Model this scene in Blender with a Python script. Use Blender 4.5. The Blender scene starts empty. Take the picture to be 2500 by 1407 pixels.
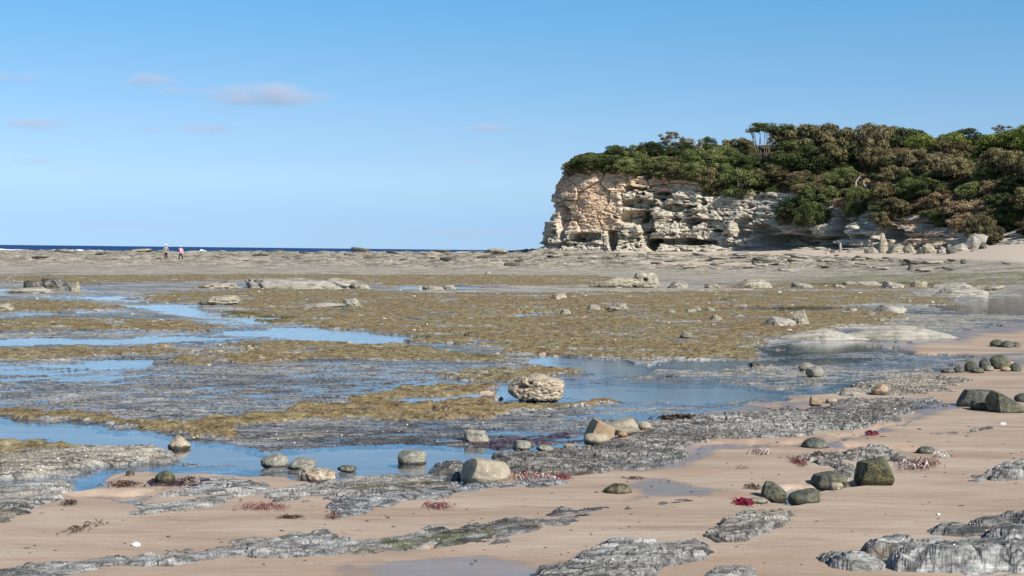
import bpy, bmesh, math, random, os
import numpy as np
from mathutils import Vector, Matrix

f4 = np.float32
scene = bpy.context.scene
COL = scene.collection
SKIP = os.environ.get('SKIP', '')

# ------------------------------------------------------------------ camera
CAM = np.array([0.0, 0.0, 1.65])
FPX = 3600.0
ROLL = 0.0108
PITCH = math.atan((703.5 - 611.5) / FPX)
Fv = Vector((0, math.cos(PITCH), -math.sin(PITCH)))
R0 = Vector((1, 0, 0)); U0 = R0.cross(Fv)
Rv = (R0 * math.cos(ROLL) + U0 * math.sin(ROLL)).normalized()
Uv = Rv.cross(Fv).normalized()
cam_data = bpy.data.cameras.new('camera')
cam = bpy.data.objects.new('camera', cam_data)
COL.objects.link(cam)
m = Matrix((Rv, Uv, -Fv)).transposed().to_4x4()
m.translation = Vector(CAM)
cam.matrix_world = m
cam_data.sensor_width = 36.0
cam_data.lens = 36.0 * FPX / 2500.0
cam_data.clip_start = 0.1
cam_data.clip_end = 200000
scene.camera = cam


def project(x, y, z):
    dx, dy, dz = x - CAM[0], y - CAM[1], z - CAM[2]
    f = dx * Fv[0] + dy * Fv[1] + dz * Fv[2]
    r = dx * Rv[0] + dy * Rv[1] + dz * Rv[2]
    u = dx * Uv[0] + dy * Uv[1] + dz * Uv[2]
    return 1250 + FPX * r / f, 703.5 - FPX * u / f


def ray(px, py):
    return (Fv + Rv * ((px - 1250) / FPX) + Uv * ((703.5 - py) / FPX))


def at_depth(px, py, d):
    """world point on the sight line at forward distance y=d"""
    v = ray(px, py)
    return Vector(CAM) + v * (d / v.y)


# ------------------------------------------------------------------ noise
def _hash(ix, iy, seed):
    h = (ix.astype(np.int64) * 374761393 + iy.astype(np.int64) * 668265263 + seed * 974711) & 0xffffffff
    h = ((h ^ (h >> 13)) * 1274126177) & 0xffffffff
    h = (h ^ (h >> 16)) & 0xffffffff
    return h


def _h01(ix, iy, seed):
    return (_hash(ix, iy, seed) / 4294967295.0).astype(f4)


_ga = np.linspace(0, 2 * np.pi, 257)[:256]
_gc, _gs = np.cos(_ga).astype(f4), np.sin(_ga).astype(f4)


def gn(x, y, seed=0):
    """2-D gradient noise, about -1..1"""
    x0 = np.floor(x); y0 = np.floor(y)
    fx = (x - x0).astype(f4); fy = (y - y0).astype(f4)
    ix = x0.astype(np.int32); iy = y0.astype(np.int32)
    u = fx * fx * fx * (fx * (fx * 6 - 15) + 10)
    v = fy * fy * fy * (fy * (fy * 6 - 15) + 10)

    def c(dx, dy):
        k = (_hash(ix + dx, iy + dy, seed) & 255)
        return _gc[k] * (fx - dx) + _gs[k] * (fy - dy)
    a = c(0, 0); b = c(1, 0); d = c(0, 1); e = c(1, 1)
    return ((a + u * (b - a)) * (1 - v) + (d + u * (e - d)) * v) * 1.5


def fbm(x, y, oct=4, seed=0, gain=0.5):
    s = 0; a = 1.0; t = 0
    for i in range(oct):
        s = s + a * gn(x * 2 ** i + 17.3 * i, y * 2 ** i - 9.1 * i, seed + i)
        t += a; a *= gain
    return s / t


def cells(x, y, seed=0, jit=0.9):
    """2-D Voronoi: returns F1, F2-F1, id hash"""
    ix = np.floor(x); iy = np.floor(y)
    f1 = np.full(x.shape, 9.0, f4); f2 = np.full(x.shape, 9.0, f4); idh = np.zeros(x.shape, f4)
    for dx in (-1, 0, 1):
        for dy in (-1, 0, 1):
            cx = ix + dx; cy = iy + dy
            jx = cx + 0.5 + (_h01(cx, cy, seed) - 0.5) * jit
            jy = cy + 0.5 + (_h01(cx, cy, seed + 7) - 0.5) * jit
            d = np.sqrt((jx - x) ** 2 + (jy - y) ** 2).astype(f4)
            n = d < f1
            f2 = np.where(n, f1, np.minimum(f2, d))
            idh = np.where(n, _h01(cx, cy, seed + 13), idh)
            f1 = np.where(n, d, f1)
    return f1, f2 - f1, idh


def _hash3(ix, iy, iz, seed):
    h = (ix.astype(np.int64) * 374761393 + iy.astype(np.int64) * 668265263 + iz.astype(np.int64) * 1440662683 + seed * 974711) & 0xffffffff
    h = ((h ^ (h >> 13)) * 1274126177) & 0xffffffff
    return ((h ^ (h >> 16)) & 0xffffffff)


_r = np.random.RandomState(5).normal(size=(256, 3))
_g3 = (_r / np.linalg.norm(_r, axis=1)[:, None]).astype(f4)


def gn3(x, y, z, seed=0):
    x0 = np.floor(x); y0 = np.floor(y); z0 = np.floor(z)
    fx = (x - x0).astype(f4); fy = (y - y0).astype(f4); fz = (z - z0).astype(f4)
    ix = x0.astype(np.int32); iy = y0.astype(np.int32); iz = z0.astype(np.int32)
    s = lambda t: t * t * t * (t * (t * 6 - 15) + 10)
    u, v, w = s(fx), s(fy), s(fz)
    out = 0
    for dx in (0, 1):
        for dy in (0, 1):
            for dz in (0, 1):
                g = _g3[_hash3(ix + dx, iy + dy, iz + dz, seed) & 255]
                dot = g[..., 0] * (fx - dx) + g[..., 1] * (fy - dy) + g[..., 2] * (fz - dz)
                out = out + dot * (u if dx else 1 - u) * (v if dy else 1 - v) * (w if dz else 1 - w)
    return out * 1.5


def fbm3(x, y, z, oct=3, seed=0, gain=0.5):
    s = 0; a = 1.0; t = 0
    for i in range(oct):
        s = s + a * gn3(x * 2 ** i + 5.3 * i, y * 2 ** i, z * 2 ** i - 3.1 * i, seed + i)
        t += a; a *= gain
    return s / t


def sst(a, b, x):
    t = np.clip((x - a) / (b - a), 0, 1)
    return t * t * (3 - 2 * t)


# ------------------------------------------------------------------ meshes and objects
def np_mesh(name, V, F, attrs=None, smooth=True):
    me = bpy.data.meshes.new(name)
    V = np.ascontiguousarray(V, dtype=f4); F = np.ascontiguousarray(F, dtype=np.int32)
    k = F.shape[1]
    me.vertices.add(len(V)); me.vertices.foreach_set('co', V.ravel())
    me.loops.add(F.size); me.loops.foreach_set('vertex_index', F.ravel())
    me.polygons.add(len(F)); me.polygons.foreach_set('loop_start', np.arange(0, F.size, k, dtype=np.int32))
    me.polygons.foreach_set('use_smooth', np.full(len(F), smooth))
    me.update(calc_edges=True)
    for kx, a in (attrs or {}).items():
        at = me.attributes.new(kx, 'FLOAT', 'POINT')
        at.data.foreach_set('value', np.ascontiguousarray(a, dtype=f4))
    return me


def link(name, data, mat=None, parent=None, loc=None, **props):
    o = bpy.data.objects.new(name, data)
    COL.objects.link(o)
    if mat is not None and data is not None:
        if len(data.materials) == 0:
            data.materials.append(mat)
    if parent: o.parent = parent
    if loc is not None: o.location = loc
    for k, v in props.items():
        if v is not None: o[k] = v
    return o


def thing(name, label, cat, loc=(0, 0, 0), rz=0.0, scale=1.0, group=None):
    o = bpy.data.objects.new(name, None); COL.objects.link(o)
    o.location = loc; o.rotation_euler = (0, 0, rz); o.scale = (scale,) * 3 if isinstance(scale, (int, float)) else scale
    o['label'] = label; o['category'] = cat
    if group: o['group'] = group
    return o


ORD = ['leftmost', 'second from the left', 'third from the left', 'fourth from the left', 'fifth from the left',
       'sixth from the left', 'seventh from the left', 'eighth from the left', 'ninth from the left', 'tenth from the left']


# ------------------------------------------------------------------ node helpers
class NT:
    def __init__(s, name):
        s.mat = bpy.data.materials.new(name); s.mat.use_nodes = True
        s.t = s.mat.node_tree; s.t.nodes.clear()
        s.out = s.t.nodes.new('ShaderNodeOutputMaterial')

    def n(s, typ, **kw):
        nd = s.t.nodes.new('ShaderNode' + typ)
        for k, v in kw.items():
            setattr(nd, k, v)
        return nd

    def L(s, a, b):
        s.t.links.new(a, b)

    def put(s, sock, v):
        if hasattr(v, 'is_output') or isinstance(v, bpy.types.NodeSocket):
            s.L(v, sock)
        else:
            if sock.type == 'RGBA' and len(v) == 3: v = (*v, 1)
            sock.default_value = v

    def coord(s, kind='Object', scale=(1, 1, 1), rot=(0, 0, 0), loc=(0, 0, 0)):
        c = s.n('TexCoord'); mp = s.n('Mapping')
        s.L(c.outputs[kind], mp.inputs[0])
        mp.inputs['Scale'].default_value = scale; mp.inputs['Rotation'].default_value = rot
        mp.inputs['Location'].default_value = loc
        return mp.outputs[0]

    def noise(s, vec, scale, detail=4, rough=0.55, dist=0.0):
        nd = s.n('TexNoise'); s.L(vec, nd.inputs['Vector'])
        nd.inputs['Scale'].default_value = scale; nd.inputs['Detail'].default_value = detail
        nd.inputs['Roughness'].default_value = rough; nd.inputs['Distortion'].default_value = dist
        return nd.outputs['Fac']

    def voro(s, vec, scale, feature='F1', out='Distance', rnd=1.0):
        nd = s.n('TexVoronoi', feature=feature); s.L(vec, nd.inputs['Vector'])
        nd.inputs['Scale'].default_value = scale; nd.inputs['Randomness'].default_value = rnd
        return nd.outputs[out]

    def attr(s, name):
        nd = s.n('Attribute'); nd.attribute_name = name
        return nd.outputs['Fac']

    def math(s, op, a, b=0.0, c=None, clamp=False):
        nd = s.n('Math', operation=op, use_clamp=clamp)
        s.put(nd.inputs[0], a); s.put(nd.inputs[1], b)
        if c is not None: s.put(nd.inputs[2], c)
        return nd.outputs[0]

    def ss(s, x, a, b, lo=0.0, hi=1.0):
        nd = s.n('MapRange', interpolation_type='SMOOTHSTEP')
        s.put(nd.inputs[0], x); s.put(nd.inputs[1], a); s.put(nd.inputs[2], b); s.put(nd.inputs[3], lo); s.put(nd.inputs[4], hi)
        return nd.outputs[0]

    def mix(s, f, a, b, mode='MIX'):
        nd = s.n('Mix', data_type='RGBA', blend_type=mode)
        s.put(nd.inputs[0], f); s.put(nd.inputs[6], a); s.put(nd.inputs[7], b)
        return nd.outputs[2]

    def ramp(s, f, stops):
        nd = s.n('ValToRGB'); s.put(nd.inputs[0], f)
        els = nd.color_ramp.elements
        while len(els) < len(stops): els.new(0.5)
        for e, (p, c) in zip(els, stops):
            e.position = p; e.color = (*c, 1) if len(c) == 3 else c
        return nd.outputs[0]

    def bump(s, h, strength, dist, normal=None):
        nd = s.n('Bump'); s.put(nd.inputs['Height'], h)
        nd.inputs['Strength'].default_value = strength; nd.inputs['Distance'].default_value = dist
        if normal is not None: s.L(normal, nd.inputs['Normal'])
        return nd.outputs[0]

    def bsdf(s, color, rough=0.9, normal=None, spec=0.3, **kw):
        nd = s.n('BsdfPrincipled')
        s.put(nd.inputs['Base Color'], color); s.put(nd.inputs['Roughness'], rough)
        s.put(nd.inputs['Specular IOR Level'], spec)
        if normal is not None: s.L(normal, nd.inputs['Normal'])
        for k, v in kw.items(): s.put(nd.inputs[k.replace('_', ' ')], v)
        s.L(nd.outputs[0], s.out.inputs[0])
        return nd
# ------------------------------------------------------------------ world, sun, view
SUN = Vector((0.62, -0.66, 0.70)).normalized()
world = bpy.data.worlds.new('World'); scene.world = world; world.use_nodes = True
wt = world.node_tree; wt.nodes.clear()
wo = wt.nodes.new('ShaderNodeOutputWorld'); wb = wt.nodes.new('ShaderNodeBackground')
wsky = wt.nodes.new('ShaderNodeTexSky'); wsky.sky_type = 'NISHITA'; wsky.sun_disc = False
wsky.sun_elevation = math.asin(SUN.z); wsky.sun_rotation = math.atan2(SUN.x, SUN.y)
wsky.altitude = 0; wsky.air_density = 1.0; wsky.dust_density = 0.3; wsky.ozone_density = 2.0
wc = wt.nodes.new('ShaderNodeTexCoord'); wm = wt.nodes.new('ShaderNodeMapping')
wm.inputs['Scale'].default_value = (1, 1, 1.3); wm.inputs['Location'].default_value = (0, 0, 0.10)
wt.links.new(wc.outputs['Generated'], wm.inputs[0])
wn = wt.nodes.new('ShaderNodeVectorMath'); wn.operation = 'NORMALIZE'
wt.links.new(wm.outputs[0], wn.inputs[0]); wt.links.new(wn.outputs[0], wsky.inputs[0])
wsep = wt.nodes.new('ShaderNodeSeparateXYZ'); wt.links.new(wc.outputs['Generated'], wsep.inputs[0])
wr = wt.nodes.new('ShaderNodeValToRGB'); wt.links.new(wsep.outputs['Z'], wr.inputs[0])
SKYT = [(0.0, (.60, .66, .80)), (.02, (.70, .75, .86)), (.045, (.94, .95, .94)), (.085, (.90, 1.01, 1.02)), (.168, (.63, 1.07, 1.17)), (.30, (.74, 1.0, 1.08)), (.62, (.45, .52, .58))]
while len(wr.color_ramp.elements) < len(SKYT): wr.color_ramp.elements.new(.5)
for e, (p, c) in zip(wr.color_ramp.elements, SKYT):
    e.position = p; e.color = (c[0] / 1.3, c[1] / 1.3, c[2] / 1.3, 1)
wmix = wt.nodes.new('ShaderNodeMix'); wmix.data_type = 'RGBA'; wmix.blend_type = 'MULTIPLY'
wmix.inputs[0].default_value = 1.0
wt.links.new(wsky.outputs[0], wmix.inputs[6]); wt.links.new(wr.outputs[0], wmix.inputs[7])
wsc = wt.nodes.new('ShaderNodeVectorMath'); wsc.operation = 'SCALE'; wsc.inputs['Scale'].default_value = 1.3
wt.links.new(wmix.outputs[2], wsc.inputs[0]); wt.links.new(wsc.outputs[0], wb.inputs[0])
wb.inputs[1].default_value = 0.122
wt.links.new(wb.outputs[0], wo.inputs[0])

sun_d = bpy.data.lights.new('sun', 'SUN'); sun_d.energy = 5.0; sun_d.angle = math.radians(0.5)
sun_d.color = (1.0, 0.955, 0.88)
sun = bpy.data.objects.new('sun', sun_d); COL.objects.link(sun)
sun.rotation_euler = (-SUN).to_track_quat('-Z', 'Y').to_euler()
sun.location = (30, -20, 40)
scene.view_settings.view_transform = 'Standard'
scene.view_settings.look = 'None'
scene.view_settings.exposure = 0.3
scene.view_settings.gamma = 1.0
scene.cycles.max_bounces = 6
scene.cycles.transparent_max_bounces = 10
scene.cycles.volume_bounces = 2
# ------------------------------------------------------------------ large relief of the shore
KP = np.array([-2000, 0, 600, 1200, 1308, 1700, 2000, 2200, 2450, 2700, 4500], float)
KD0 = np.array([160, 160, 160, 158, 150, 148, 122, 100, 84, 78, 70], float)
KD1 = np.array([310, 305, 282, 246, 202, 192, 172, 154, 137, 130, 126], float)
KZ1 = np.array([0.12, 0.15, 0.50, 1.05, 1.60, 1.60, 1.95, 1.80, 2.55, 2.8, 3.0], float)


_kt = np.linspace(-2000, 4500, 1301)


def _soft(v):
    r_ = np.interp(_kt, KP, v); k_ = np.hanning(45); k_ /= k_.sum()
    return np.convolve(np.pad(r_, 22, mode='edge'), k_, 'valid')


_k0, _k1, _kz = _soft(KD0), _soft(KD1), _soft(KZ1)


def macro(x, y):
    """height of the smooth shore surface, and the distances its slope starts and ends at"""
    y = np.maximum(y, 1.0)
    p = 1250 + FPX * x / y
    d0 = np.interp(p, _kt, _k0); d1 = np.interp(p, _kt, _k1); z1 = np.interp(p, _kt, _kz)
    t = np.clip((y - d0) / (d1 - d0), 0, 1)
    z = z1 * t ** 1.15
    drop = sst(0, 25, y - d1) * np.clip((1330 - p) / 40, 0, 1) * (z + 3.0)
    return z - drop, d0, d1


def on_shore(px, py):
    """the point of the smooth shore surface seen at a place in the picture"""
    v = ray(px, py); ds = np.exp(np.linspace(math.log(5.0), math.log(330.0), 5000))
    X = CAM[0] + v.x / v.y * ds; Z = CAM[2] + v.z / v.y * ds
    M, _, _ = macro(X, ds)
    k = np.argmax(Z < M)
    if Z[k] >= M[k]: k = len(ds) - 1
    return float(X[k]), float(ds[k]), float(M[k])


# ------------------------------------------------------------------ plan of sand, seaweed, pools, outcrops (traced on the photo, laid on the ground)
GX0, GX1, GY0, GY1 = -500, 3000, 585, 1480
GSX, GSY = 6.0, 1.25
gx = np.arange(GX0, GX1 + 1, GSX); gy = np.arange(GY0, GY1 + 1, GSY)
GXX, GYY = np.meshgrid(gx, gy)


def sdf_poly(poly):
    """signed distance (positive inside) with the horizontal counted at 1/6"""
    P = np.array(poly, float)
    x = GXX / 6.0; y = GYY
    best = np.full(x.shape, 1e9); inside = np.zeros(x.shape, bool)
    n = len(P)
    for i in range(n):
        ax, ay = P[i][0] / 6, P[i][1]; bx, by = P[(i + 1) % n][0] / 6, P[(i + 1) % n][1]
        ex, ey = bx - ax, by - ay
        t = np.clip(((x - ax) * ex + (y - ay) * ey) / (ex * ex + ey * ey + 1e-9), 0, 1)
        best = np.minimum(best, (x - ax - t * ex) ** 2 + (y - ay - t * ey) ** 2)
        if ay != by:
            c = ((ay > y) != (by > y)) & (x < (bx - ax) * (y - ay) / (by - ay) + ax)
            inside ^= c
    d = np.sqrt(best)
    return np.where(inside, d, -d).astype(f4)


def union(polys):
    r = np.full(GXX.shape, -1e3, f4)
    for p in polys: r = np.maximum(r, sdf_poly(p))
    return r


def samp(img, px, py):
    u = np.clip((px - GX0) / GSX, 0, len(gx) - 1.001); v = np.clip((py - GY0) / GSY, 0, len(gy) - 1.001)
    i = u.astype(np.int32); j = v.astype(np.int32); fu = (u - i).astype(f4); fv = (v - j).astype(f4)
    return (img[j, i] * (1 - fu) + img[j, i + 1] * fu) * (1 - fv) + (img[j + 1, i] * (1 - fu) + img[j + 1, i + 1] * fu) * fv


B = 1700   # well below the frame
SAND = [
    [(-900, 1205), (170, 1190), (215, 1160), (300, 1143), (450, 1140), (560, 1150), (660, 1162), (900, 1172), (1100, 1170), (1250, 1140),
     (1400, 1090), (1500, 1038), (1620, 1012), (1760, 998), (1900, 972), (2050, 955), (2150, 932), (2280, 905), (2300, 888), (2480, 866),
     (3400, 840), (3400, B), (-900, B)],
    [(2130, 850), (2230, 835), (2330, 815), (2420, 798), (2600, 775), (3400, 760), (3400, 900), (2480, 884), (2400, 880), (2330, 872), (2180, 866)],
    [(1440, 614), (1700, 614), (2000, 610), (2250, 600), (2400, 590), (3400, 560), (3400, 660), (2500, 645), (2330, 638), (2150, 636), (2000, 631), (1800, 627), (1600, 627), (1480, 622)],
    [(1560, 640), (1900, 644), (1960, 652), (1700, 655), (1560, 650)],
]
WETSAND = [
    [(2260, 905), (2420, 880), (2700, 862), (2700, 890), (2440, 905), (2300, 922)],
    [(1560, 1025), (1760, 1003), (1900, 985), (1990, 975), (1960, 1000), (1760, 1030), (1600, 1045)],
    [(2230, 1000), (2330, 985), (2340, 1000), (2260, 1030), (2100, 1062), (1900, 1092), (1980, 1098), (2200, 1062)],
    [(2050, 885), (2200, 872), (2600, 862), (2600, 870), (2350, 886), (2200, 900), (2080, 905)],
    [(2130, 850), (2230, 832), (2420, 798), (2600, 775), (2600, 800), (2450, 820), (2250, 850), (2150, 862)],
    [(1200, 1410), (1330, 1388), (1430, 1362), (1420, 1380), (1340, 1420), (1200, 1440)],
    [(900, 1385), (1200, 1380), (1300, 1390), (1200, 1450), (850, 1450)],
    [(1540, 1180), (1620, 1178), (1670, 1200), (1790, 1208), (1700, 1222), (1560, 1228)],
    [(1480, 1150), (1700, 1105), (1900, 1085), (1700, 1130), (1560, 1170)],
    [(380, 1160), (470, 1142), (480, 1165), (410, 1180)],
]
ALGAE = [
    [(-900, 672), (0, 676), (600, 671), (1100, 673), (1440, 673), (1545, 684), (1480, 699), (1180, 700), (950, 700), (880, 688), (720, 682), (600, 688), (400, 690), (190, 696), (0, 690), (-900, 694)],
    [(420, 714), (640, 706), (900, 708), (1010, 716), (1200, 717), (1590, 713), (1700, 711), (2100, 712), (2230, 714), (2230, 726), (2380, 738), (2280, 748), (2150, 742), (2060, 748), (2260, 772),
     (2130, 792), (2040, 806), (1900, 826), (1890, 842), (1850, 862), (1840, 880), (1700, 881), (1560, 884), (1420, 870), (1280, 868), (1150, 850), (1010, 838), (990, 822), (870, 806), (760, 800), (650, 788), (560, 768), (590, 742), (480, 740), (350, 738), (345, 722)],
    [(585, 838), (700, 832), (900, 843), (1010, 840), (1100, 858), (1280, 878), (1200, 892), (1000, 884), (850, 880), (700, 884), (640, 892), (560, 886), (480, 900), (400, 890), (400, 876), (545, 866)],
    [(-900, 775), (200, 777), (430, 783), (560, 800), (530, 814), (380, 811), (0, 812), (-900, 810)],
    [(-900, 722), (100, 733), (240, 742), (345, 752), (230, 762), (-900, 764)],
    [(-900, 1000), (0, 1002), (200, 1008), (450, 1032), (560, 1012), (800, 985), (900, 960), (1060, 935), (1235, 940), (1240, 988), (1400, 990), (1450, 968), (1545, 978), (1480, 995), (1300, 1012), (1150, 1031), (990, 1038),
     (800, 1032), (640, 1046), (560, 1086), (440, 1070), (300, 1046), (150, 1031), (0, 1024), (-900, 1022)],
    [(-900, 1075), (0, 1072), (120, 1078), (200, 1090), (330, 1092), (400, 1100), (250, 1102), (100, 1118), (-60, 1140), (-900, 1150)],
    [(225, 1066), (300, 1057), (372, 1065), (300, 1074)],
    [(-900, 850), (250, 846), (500, 850), (540, 862), (380, 872), (100, 884), (-900, 892)],
    [(1750, 700), (1900, 694), (2300, 690), (2440, 700), (2250, 708), (1900, 710), (1780, 708)],
    [(2380, 752), (2460, 745), (2470, 758), (2400, 764)],
    [(1300, 940), (1400, 900), (1300, 896), (1150, 898), (1060, 920), (1100, 935)],
    [(1500, 905), (1560, 900), (1555, 908), (1520, 912)],
]
POOL = [
    [(-900, 1015), (0, 1024), (150, 1034), (330, 1050), (480, 1076), (560, 1091), (700, 1098), (900, 1088), (1100, 1092), (1230, 1094), (1412, 1084), (1424, 1104), (1300, 1112), (1225, 1126), (1150, 1126), (1060, 1134), (1000, 1158),
     (900, 1160), (830, 1150), (720, 1146), (640, 1155), (560, 1147), (480, 1134), (450, 1112), (380, 1097), (250, 1091), (180, 1080), (60, 1068), (0, 1075), (-900, 1060)],
    [(175, 1216), (270, 1211), (390, 1213), (380, 1225), (320, 1233), (200, 1226)],
    [(240, 726), (300, 724), (352, 729), (320, 738), (285, 735)],
    [(300, 748), (420, 743), (500, 748), (490, 760), (560, 770), (640, 776), (725, 786), (640, 792), (540, 780), (430, 770), (360, 756)],
    [(570, 812), (700, 801), (800, 800), (900, 810), (1000, 822), (1016, 838), (930, 841), (820, 838), (700, 827), (600, 822)],
    [(-60, 832), (120, 826), (250, 829), (400, 820), (545, 825), (520, 833), (300, 842), (80, 846), (-60, 848)],
    [(150, 801), (300, 799), (420, 803), (300, 806), (170, 805)],
    [(90, 893), (220, 885), (300, 878), (382, 877), (340, 893), (260, 901)],
    [(1268, 876), (1340, 866), (1440, 871), (1560, 893), (1620, 888), (1720, 879), (1850, 879), (1980, 878), (2150, 874), (2160, 884), (2000, 896), (1880, 893), (1750, 903), (1600, 905), (1545, 915), (1500, 928), (1440, 924), (1400, 908), (1330, 896)],
    [(1378, 942), (1470, 936), (1620, 942), (1700, 935), (1830, 947), (1935, 965), (1800, 972), (1700, 984), (1560, 977), (1450, 973), (1380, 972)],
    [(900, 975), (1020, 966), (1240, 960), (1240, 971), (1060, 985), (1000, 985)],
    [(1000, 1000), (1060, 992), (1130, 1012), (1060, 1008), (1000, 1010)],
    [(2280, 748), (2400, 730), (2600, 715), (3400, 700), (3400, 765), (2480, 768), (2350, 766)],
    [(1865, 848), (2000, 832), (2150, 834), (2190, 845), (2060, 863), (1900, 869), (1850, 862)],
    [(1990, 1099), (2060, 1098), (2200, 1103), (2275, 1109), (2252, 1119), (2190, 1110), (2100, 1103), (2010, 1108)],
    [(1812, 1217), (1850, 1202), (1960, 1198), (1990, 1176), (2092, 1178), (2100, 1202), (2040, 1214), (2010, 1236), (1900, 1246), (1825, 1236)],
    [(1640, 1112), (1800, 1092), (2000, 1080), (2200, 1042), (2245, 1030), (2205, 1052), (2050, 1084), (1900, 1096)],
    [(1760, 750), (1900, 745), (2060, 749), (1950, 760), (1800, 760)],
    [(935, 700), (1180, 701), (1160, 706), (980, 706)],
    [(1030, 1345), (1065, 1340), (1085, 1345), (1050, 1352)],
    [(1870, 1000), (1960, 995), (1980, 1004), (1900, 1008)],
    [(1600, 955), (1740, 950), (1760, 975), (1640, 985)],
    [(1340, 757), (1420, 752), (1420, 770), (1250, 776), (1240, 768)],
    [(1620, 735), (1760, 728), (1800, 733), (1640, 740)],
]
# outcrops: polygon, height, cobble-joint amount, pale, name key (None = stays part of the rock platform)
OUTC = [
    ([(-900, 1175), (0, 1120), (150, 1098), (330, 1094), (420, 1104), (430, 1130), (330, 1140), (200, 1152), (100, 1168), (-900, 1210)], .028, 0.2, 0.9, None),
    ([(-900, 1245), (0, 1196), (150, 1188), (195, 1212), (200, 1238), (110, 1258), (0, 1288), (-900, 1360)], .045, 0.25, 0.45, 'left'),
    ([(390, 1192), (520, 1175), (640, 1188), (705, 1203), (620, 1232), (500, 1250), (380, 1280), (280, 1272), (290, 1236), (380, 1226)], .018, 0.2, 0.35, None),
    ([(740, 1262), (800, 1235), (950, 1214), (1150, 1190), (1300, 1176), (1400, 1186), (1330, 1195), (1200, 1212), (1000, 1246), (860, 1282), (790, 1276)], .035, 0.15, 0.0, 'darkband'),
    ([(620, 1226), (700, 1198), (850, 1176), (1020, 1176), (1120, 1188), (1100, 1208), (900, 1225), (760, 1240), (650, 1250)], .03, 0.3, 0.4, None),
    ([(1020, 1152), (1060, 1135), (1130, 1140), (1124, 1172), (1060, 1166)], .06, 0.9, 0.45, None),
    ([(1215, 1128), (1350, 1108), (1480, 1092), (1620, 1045), (1800, 1020), (1930, 1010), (1990, 990), (2100, 984), (2290, 984), (2300, 1000), (2200, 1018), (2215, 1034), (2080, 1060), (1900, 1076), (1700, 1102), (1640, 1125), (1560, 1160), (1400, 1177), (1240, 1172)], .038, 1.0, 0.4, None),
    ([(2060, 962), (2120, 943), (2250, 930), (2330, 925), (2360, 938), (2300, 960), (2150, 974), (2080, 976)], .05, 0.25, 0.95, None),
    ([(1680, 1318), (1740, 1300), (1790, 1274), (1870, 1265), (1930, 1270), (1985, 1268), (1910, 1300), (1880, 1326), (1800, 1336), (1740, 1342), (1700, 1330)], .10, 0.8, 0.6, 'pale'),
    ([(1280, 1420), (1390, 1370), (1470, 1340), (1560, 1338), (1640, 1346), (1720, 1352), (1740, 1380), (1660, 1410), (1500, 1470), (1280, 1470)], .09, 0.8, 0.25, 'cracked'),
    ([(1630, 1342), (1680, 1332), (1705, 1343), (1650, 1352)], .05, 0.5, 0.2, 'cracked'),
    ([(-900, 1470), (0, 1407), (150, 1385), (300, 1370), (400, 1360), (560, 1340), (700, 1325), (800, 1320), (950, 1330), (1000, 1316), (1100, 1292), (1250, 1278), (1320, 1284), (1400, 1262), (1480, 1250), (1560, 1250), (1490, 1276), (1420, 1300), (1350, 1320),
      (1260, 1346), (1000, 1360), (860, 1378), (750, 1380), (500, 1390), (300, 1402), (100, 1440), (-900, 1520)], .022, 0.5, 0.2, 'long'),
    ([(1975, 1392), (2030, 1365), (2100, 1362), (2160, 1340), (2220, 1330), (2260, 1300), (2340, 1290), (2420, 1284), (2500, 1280), (3400, 1240), (3400, B), (2050, B)], .001, 0.35, 0.20, 'big'),
    ([(1670, 1415), (1730, 1396), (1820, 1390), (1905, 1405), (1900, 1460), (1650, 1460)], .05, 0.4, 0.3, 'cracked'),
    ([(2385, 1166), (2440, 1150), (2500, 1138), (3400, 1060), (3400, 1190), (2500, 1186), (2440, 1182)], .08, 0.9, 0.3, 'blocky'),
    ([(2110, 1216), (2200, 1196), (2330, 1175), (2430, 1158), (2410, 1175), (2280, 1196), (2180, 1212)], .022, 0.3, 0.3, None),
    ([(1985, 1134), (2030, 1120), (2110, 1102), (2180, 1106), (2230, 1122), (2230, 1132), (2120, 1146), (2100, 1166), (2080, 1182), (2010, 1160)], .05, 1.0, 0.6, 'pool'),
    ([(2300, 1066), (2330, 1053), (2410, 1050), (2380, 1066), (2320, 1073)], .04, 0.2, 0.8, 'flat'),
    ([(1605, 1240), (1650, 1230), (1730, 1235), (1722, 1243), (1640, 1243)], .03, 0.3, 0.1, 'flat2'),
    ([(655, 1284), (690, 1276), (740, 1276), (735, 1282)], .03, 0.3, 0.0, None),
    ([(890, 1314), (960, 1300), (1030, 1304), (960, 1314)], .03, 0.3, 0.1, None),
    ([(2020, 1290), (2060, 1283), (2080, 1286), (2040, 1293)], .015, 0.3, 0.1, None),
]
PALE = [
    [(985, 722), (1010, 712), (1250, 701), (1440, 700), (1500, 696), (1640, 704), (1810, 708), (1780, 715), (1500, 719)],
    [(-900, 700), (60, 706), (180, 706), (250, 716), (100, 724), (-900, 722)],
    [(-900, 812), (300, 815), (520, 816), (400, 821), (0, 826), (-900, 826)],
    [(635, 1080), (720, 1063), (790, 1062), (770, 1078), (700, 1084)],
    [(1430, 1020), (1500, 1008), (1640, 993), (1610, 1008), (1480, 1024)],
    [(1480, 932), (1600, 922), (1620, 930), (1540, 936)],
    [(1740, 985), (1850, 962), (1940, 965), (1860, 985), (1760, 992)],
    [(1650, 905), (1900, 900), (2150, 905), (2350, 895), (2200, 930), (1900, 950), (1700, 925)],
    [(430, 1030), (600, 1020), (560, 1036), (440, 1042)],
    [(1800, 700), (1700, 700), (1640, 690), (1400, 690), (1400, 706), (1800, 712)],
    [(2250, 722), (2330, 700), (2450, 700), (2440, 716), (2330, 727)],
    [(1900, 812), (2100, 770), (2250, 765), (2500, 770), (2400, 795), (2250, 800)],
]
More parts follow.
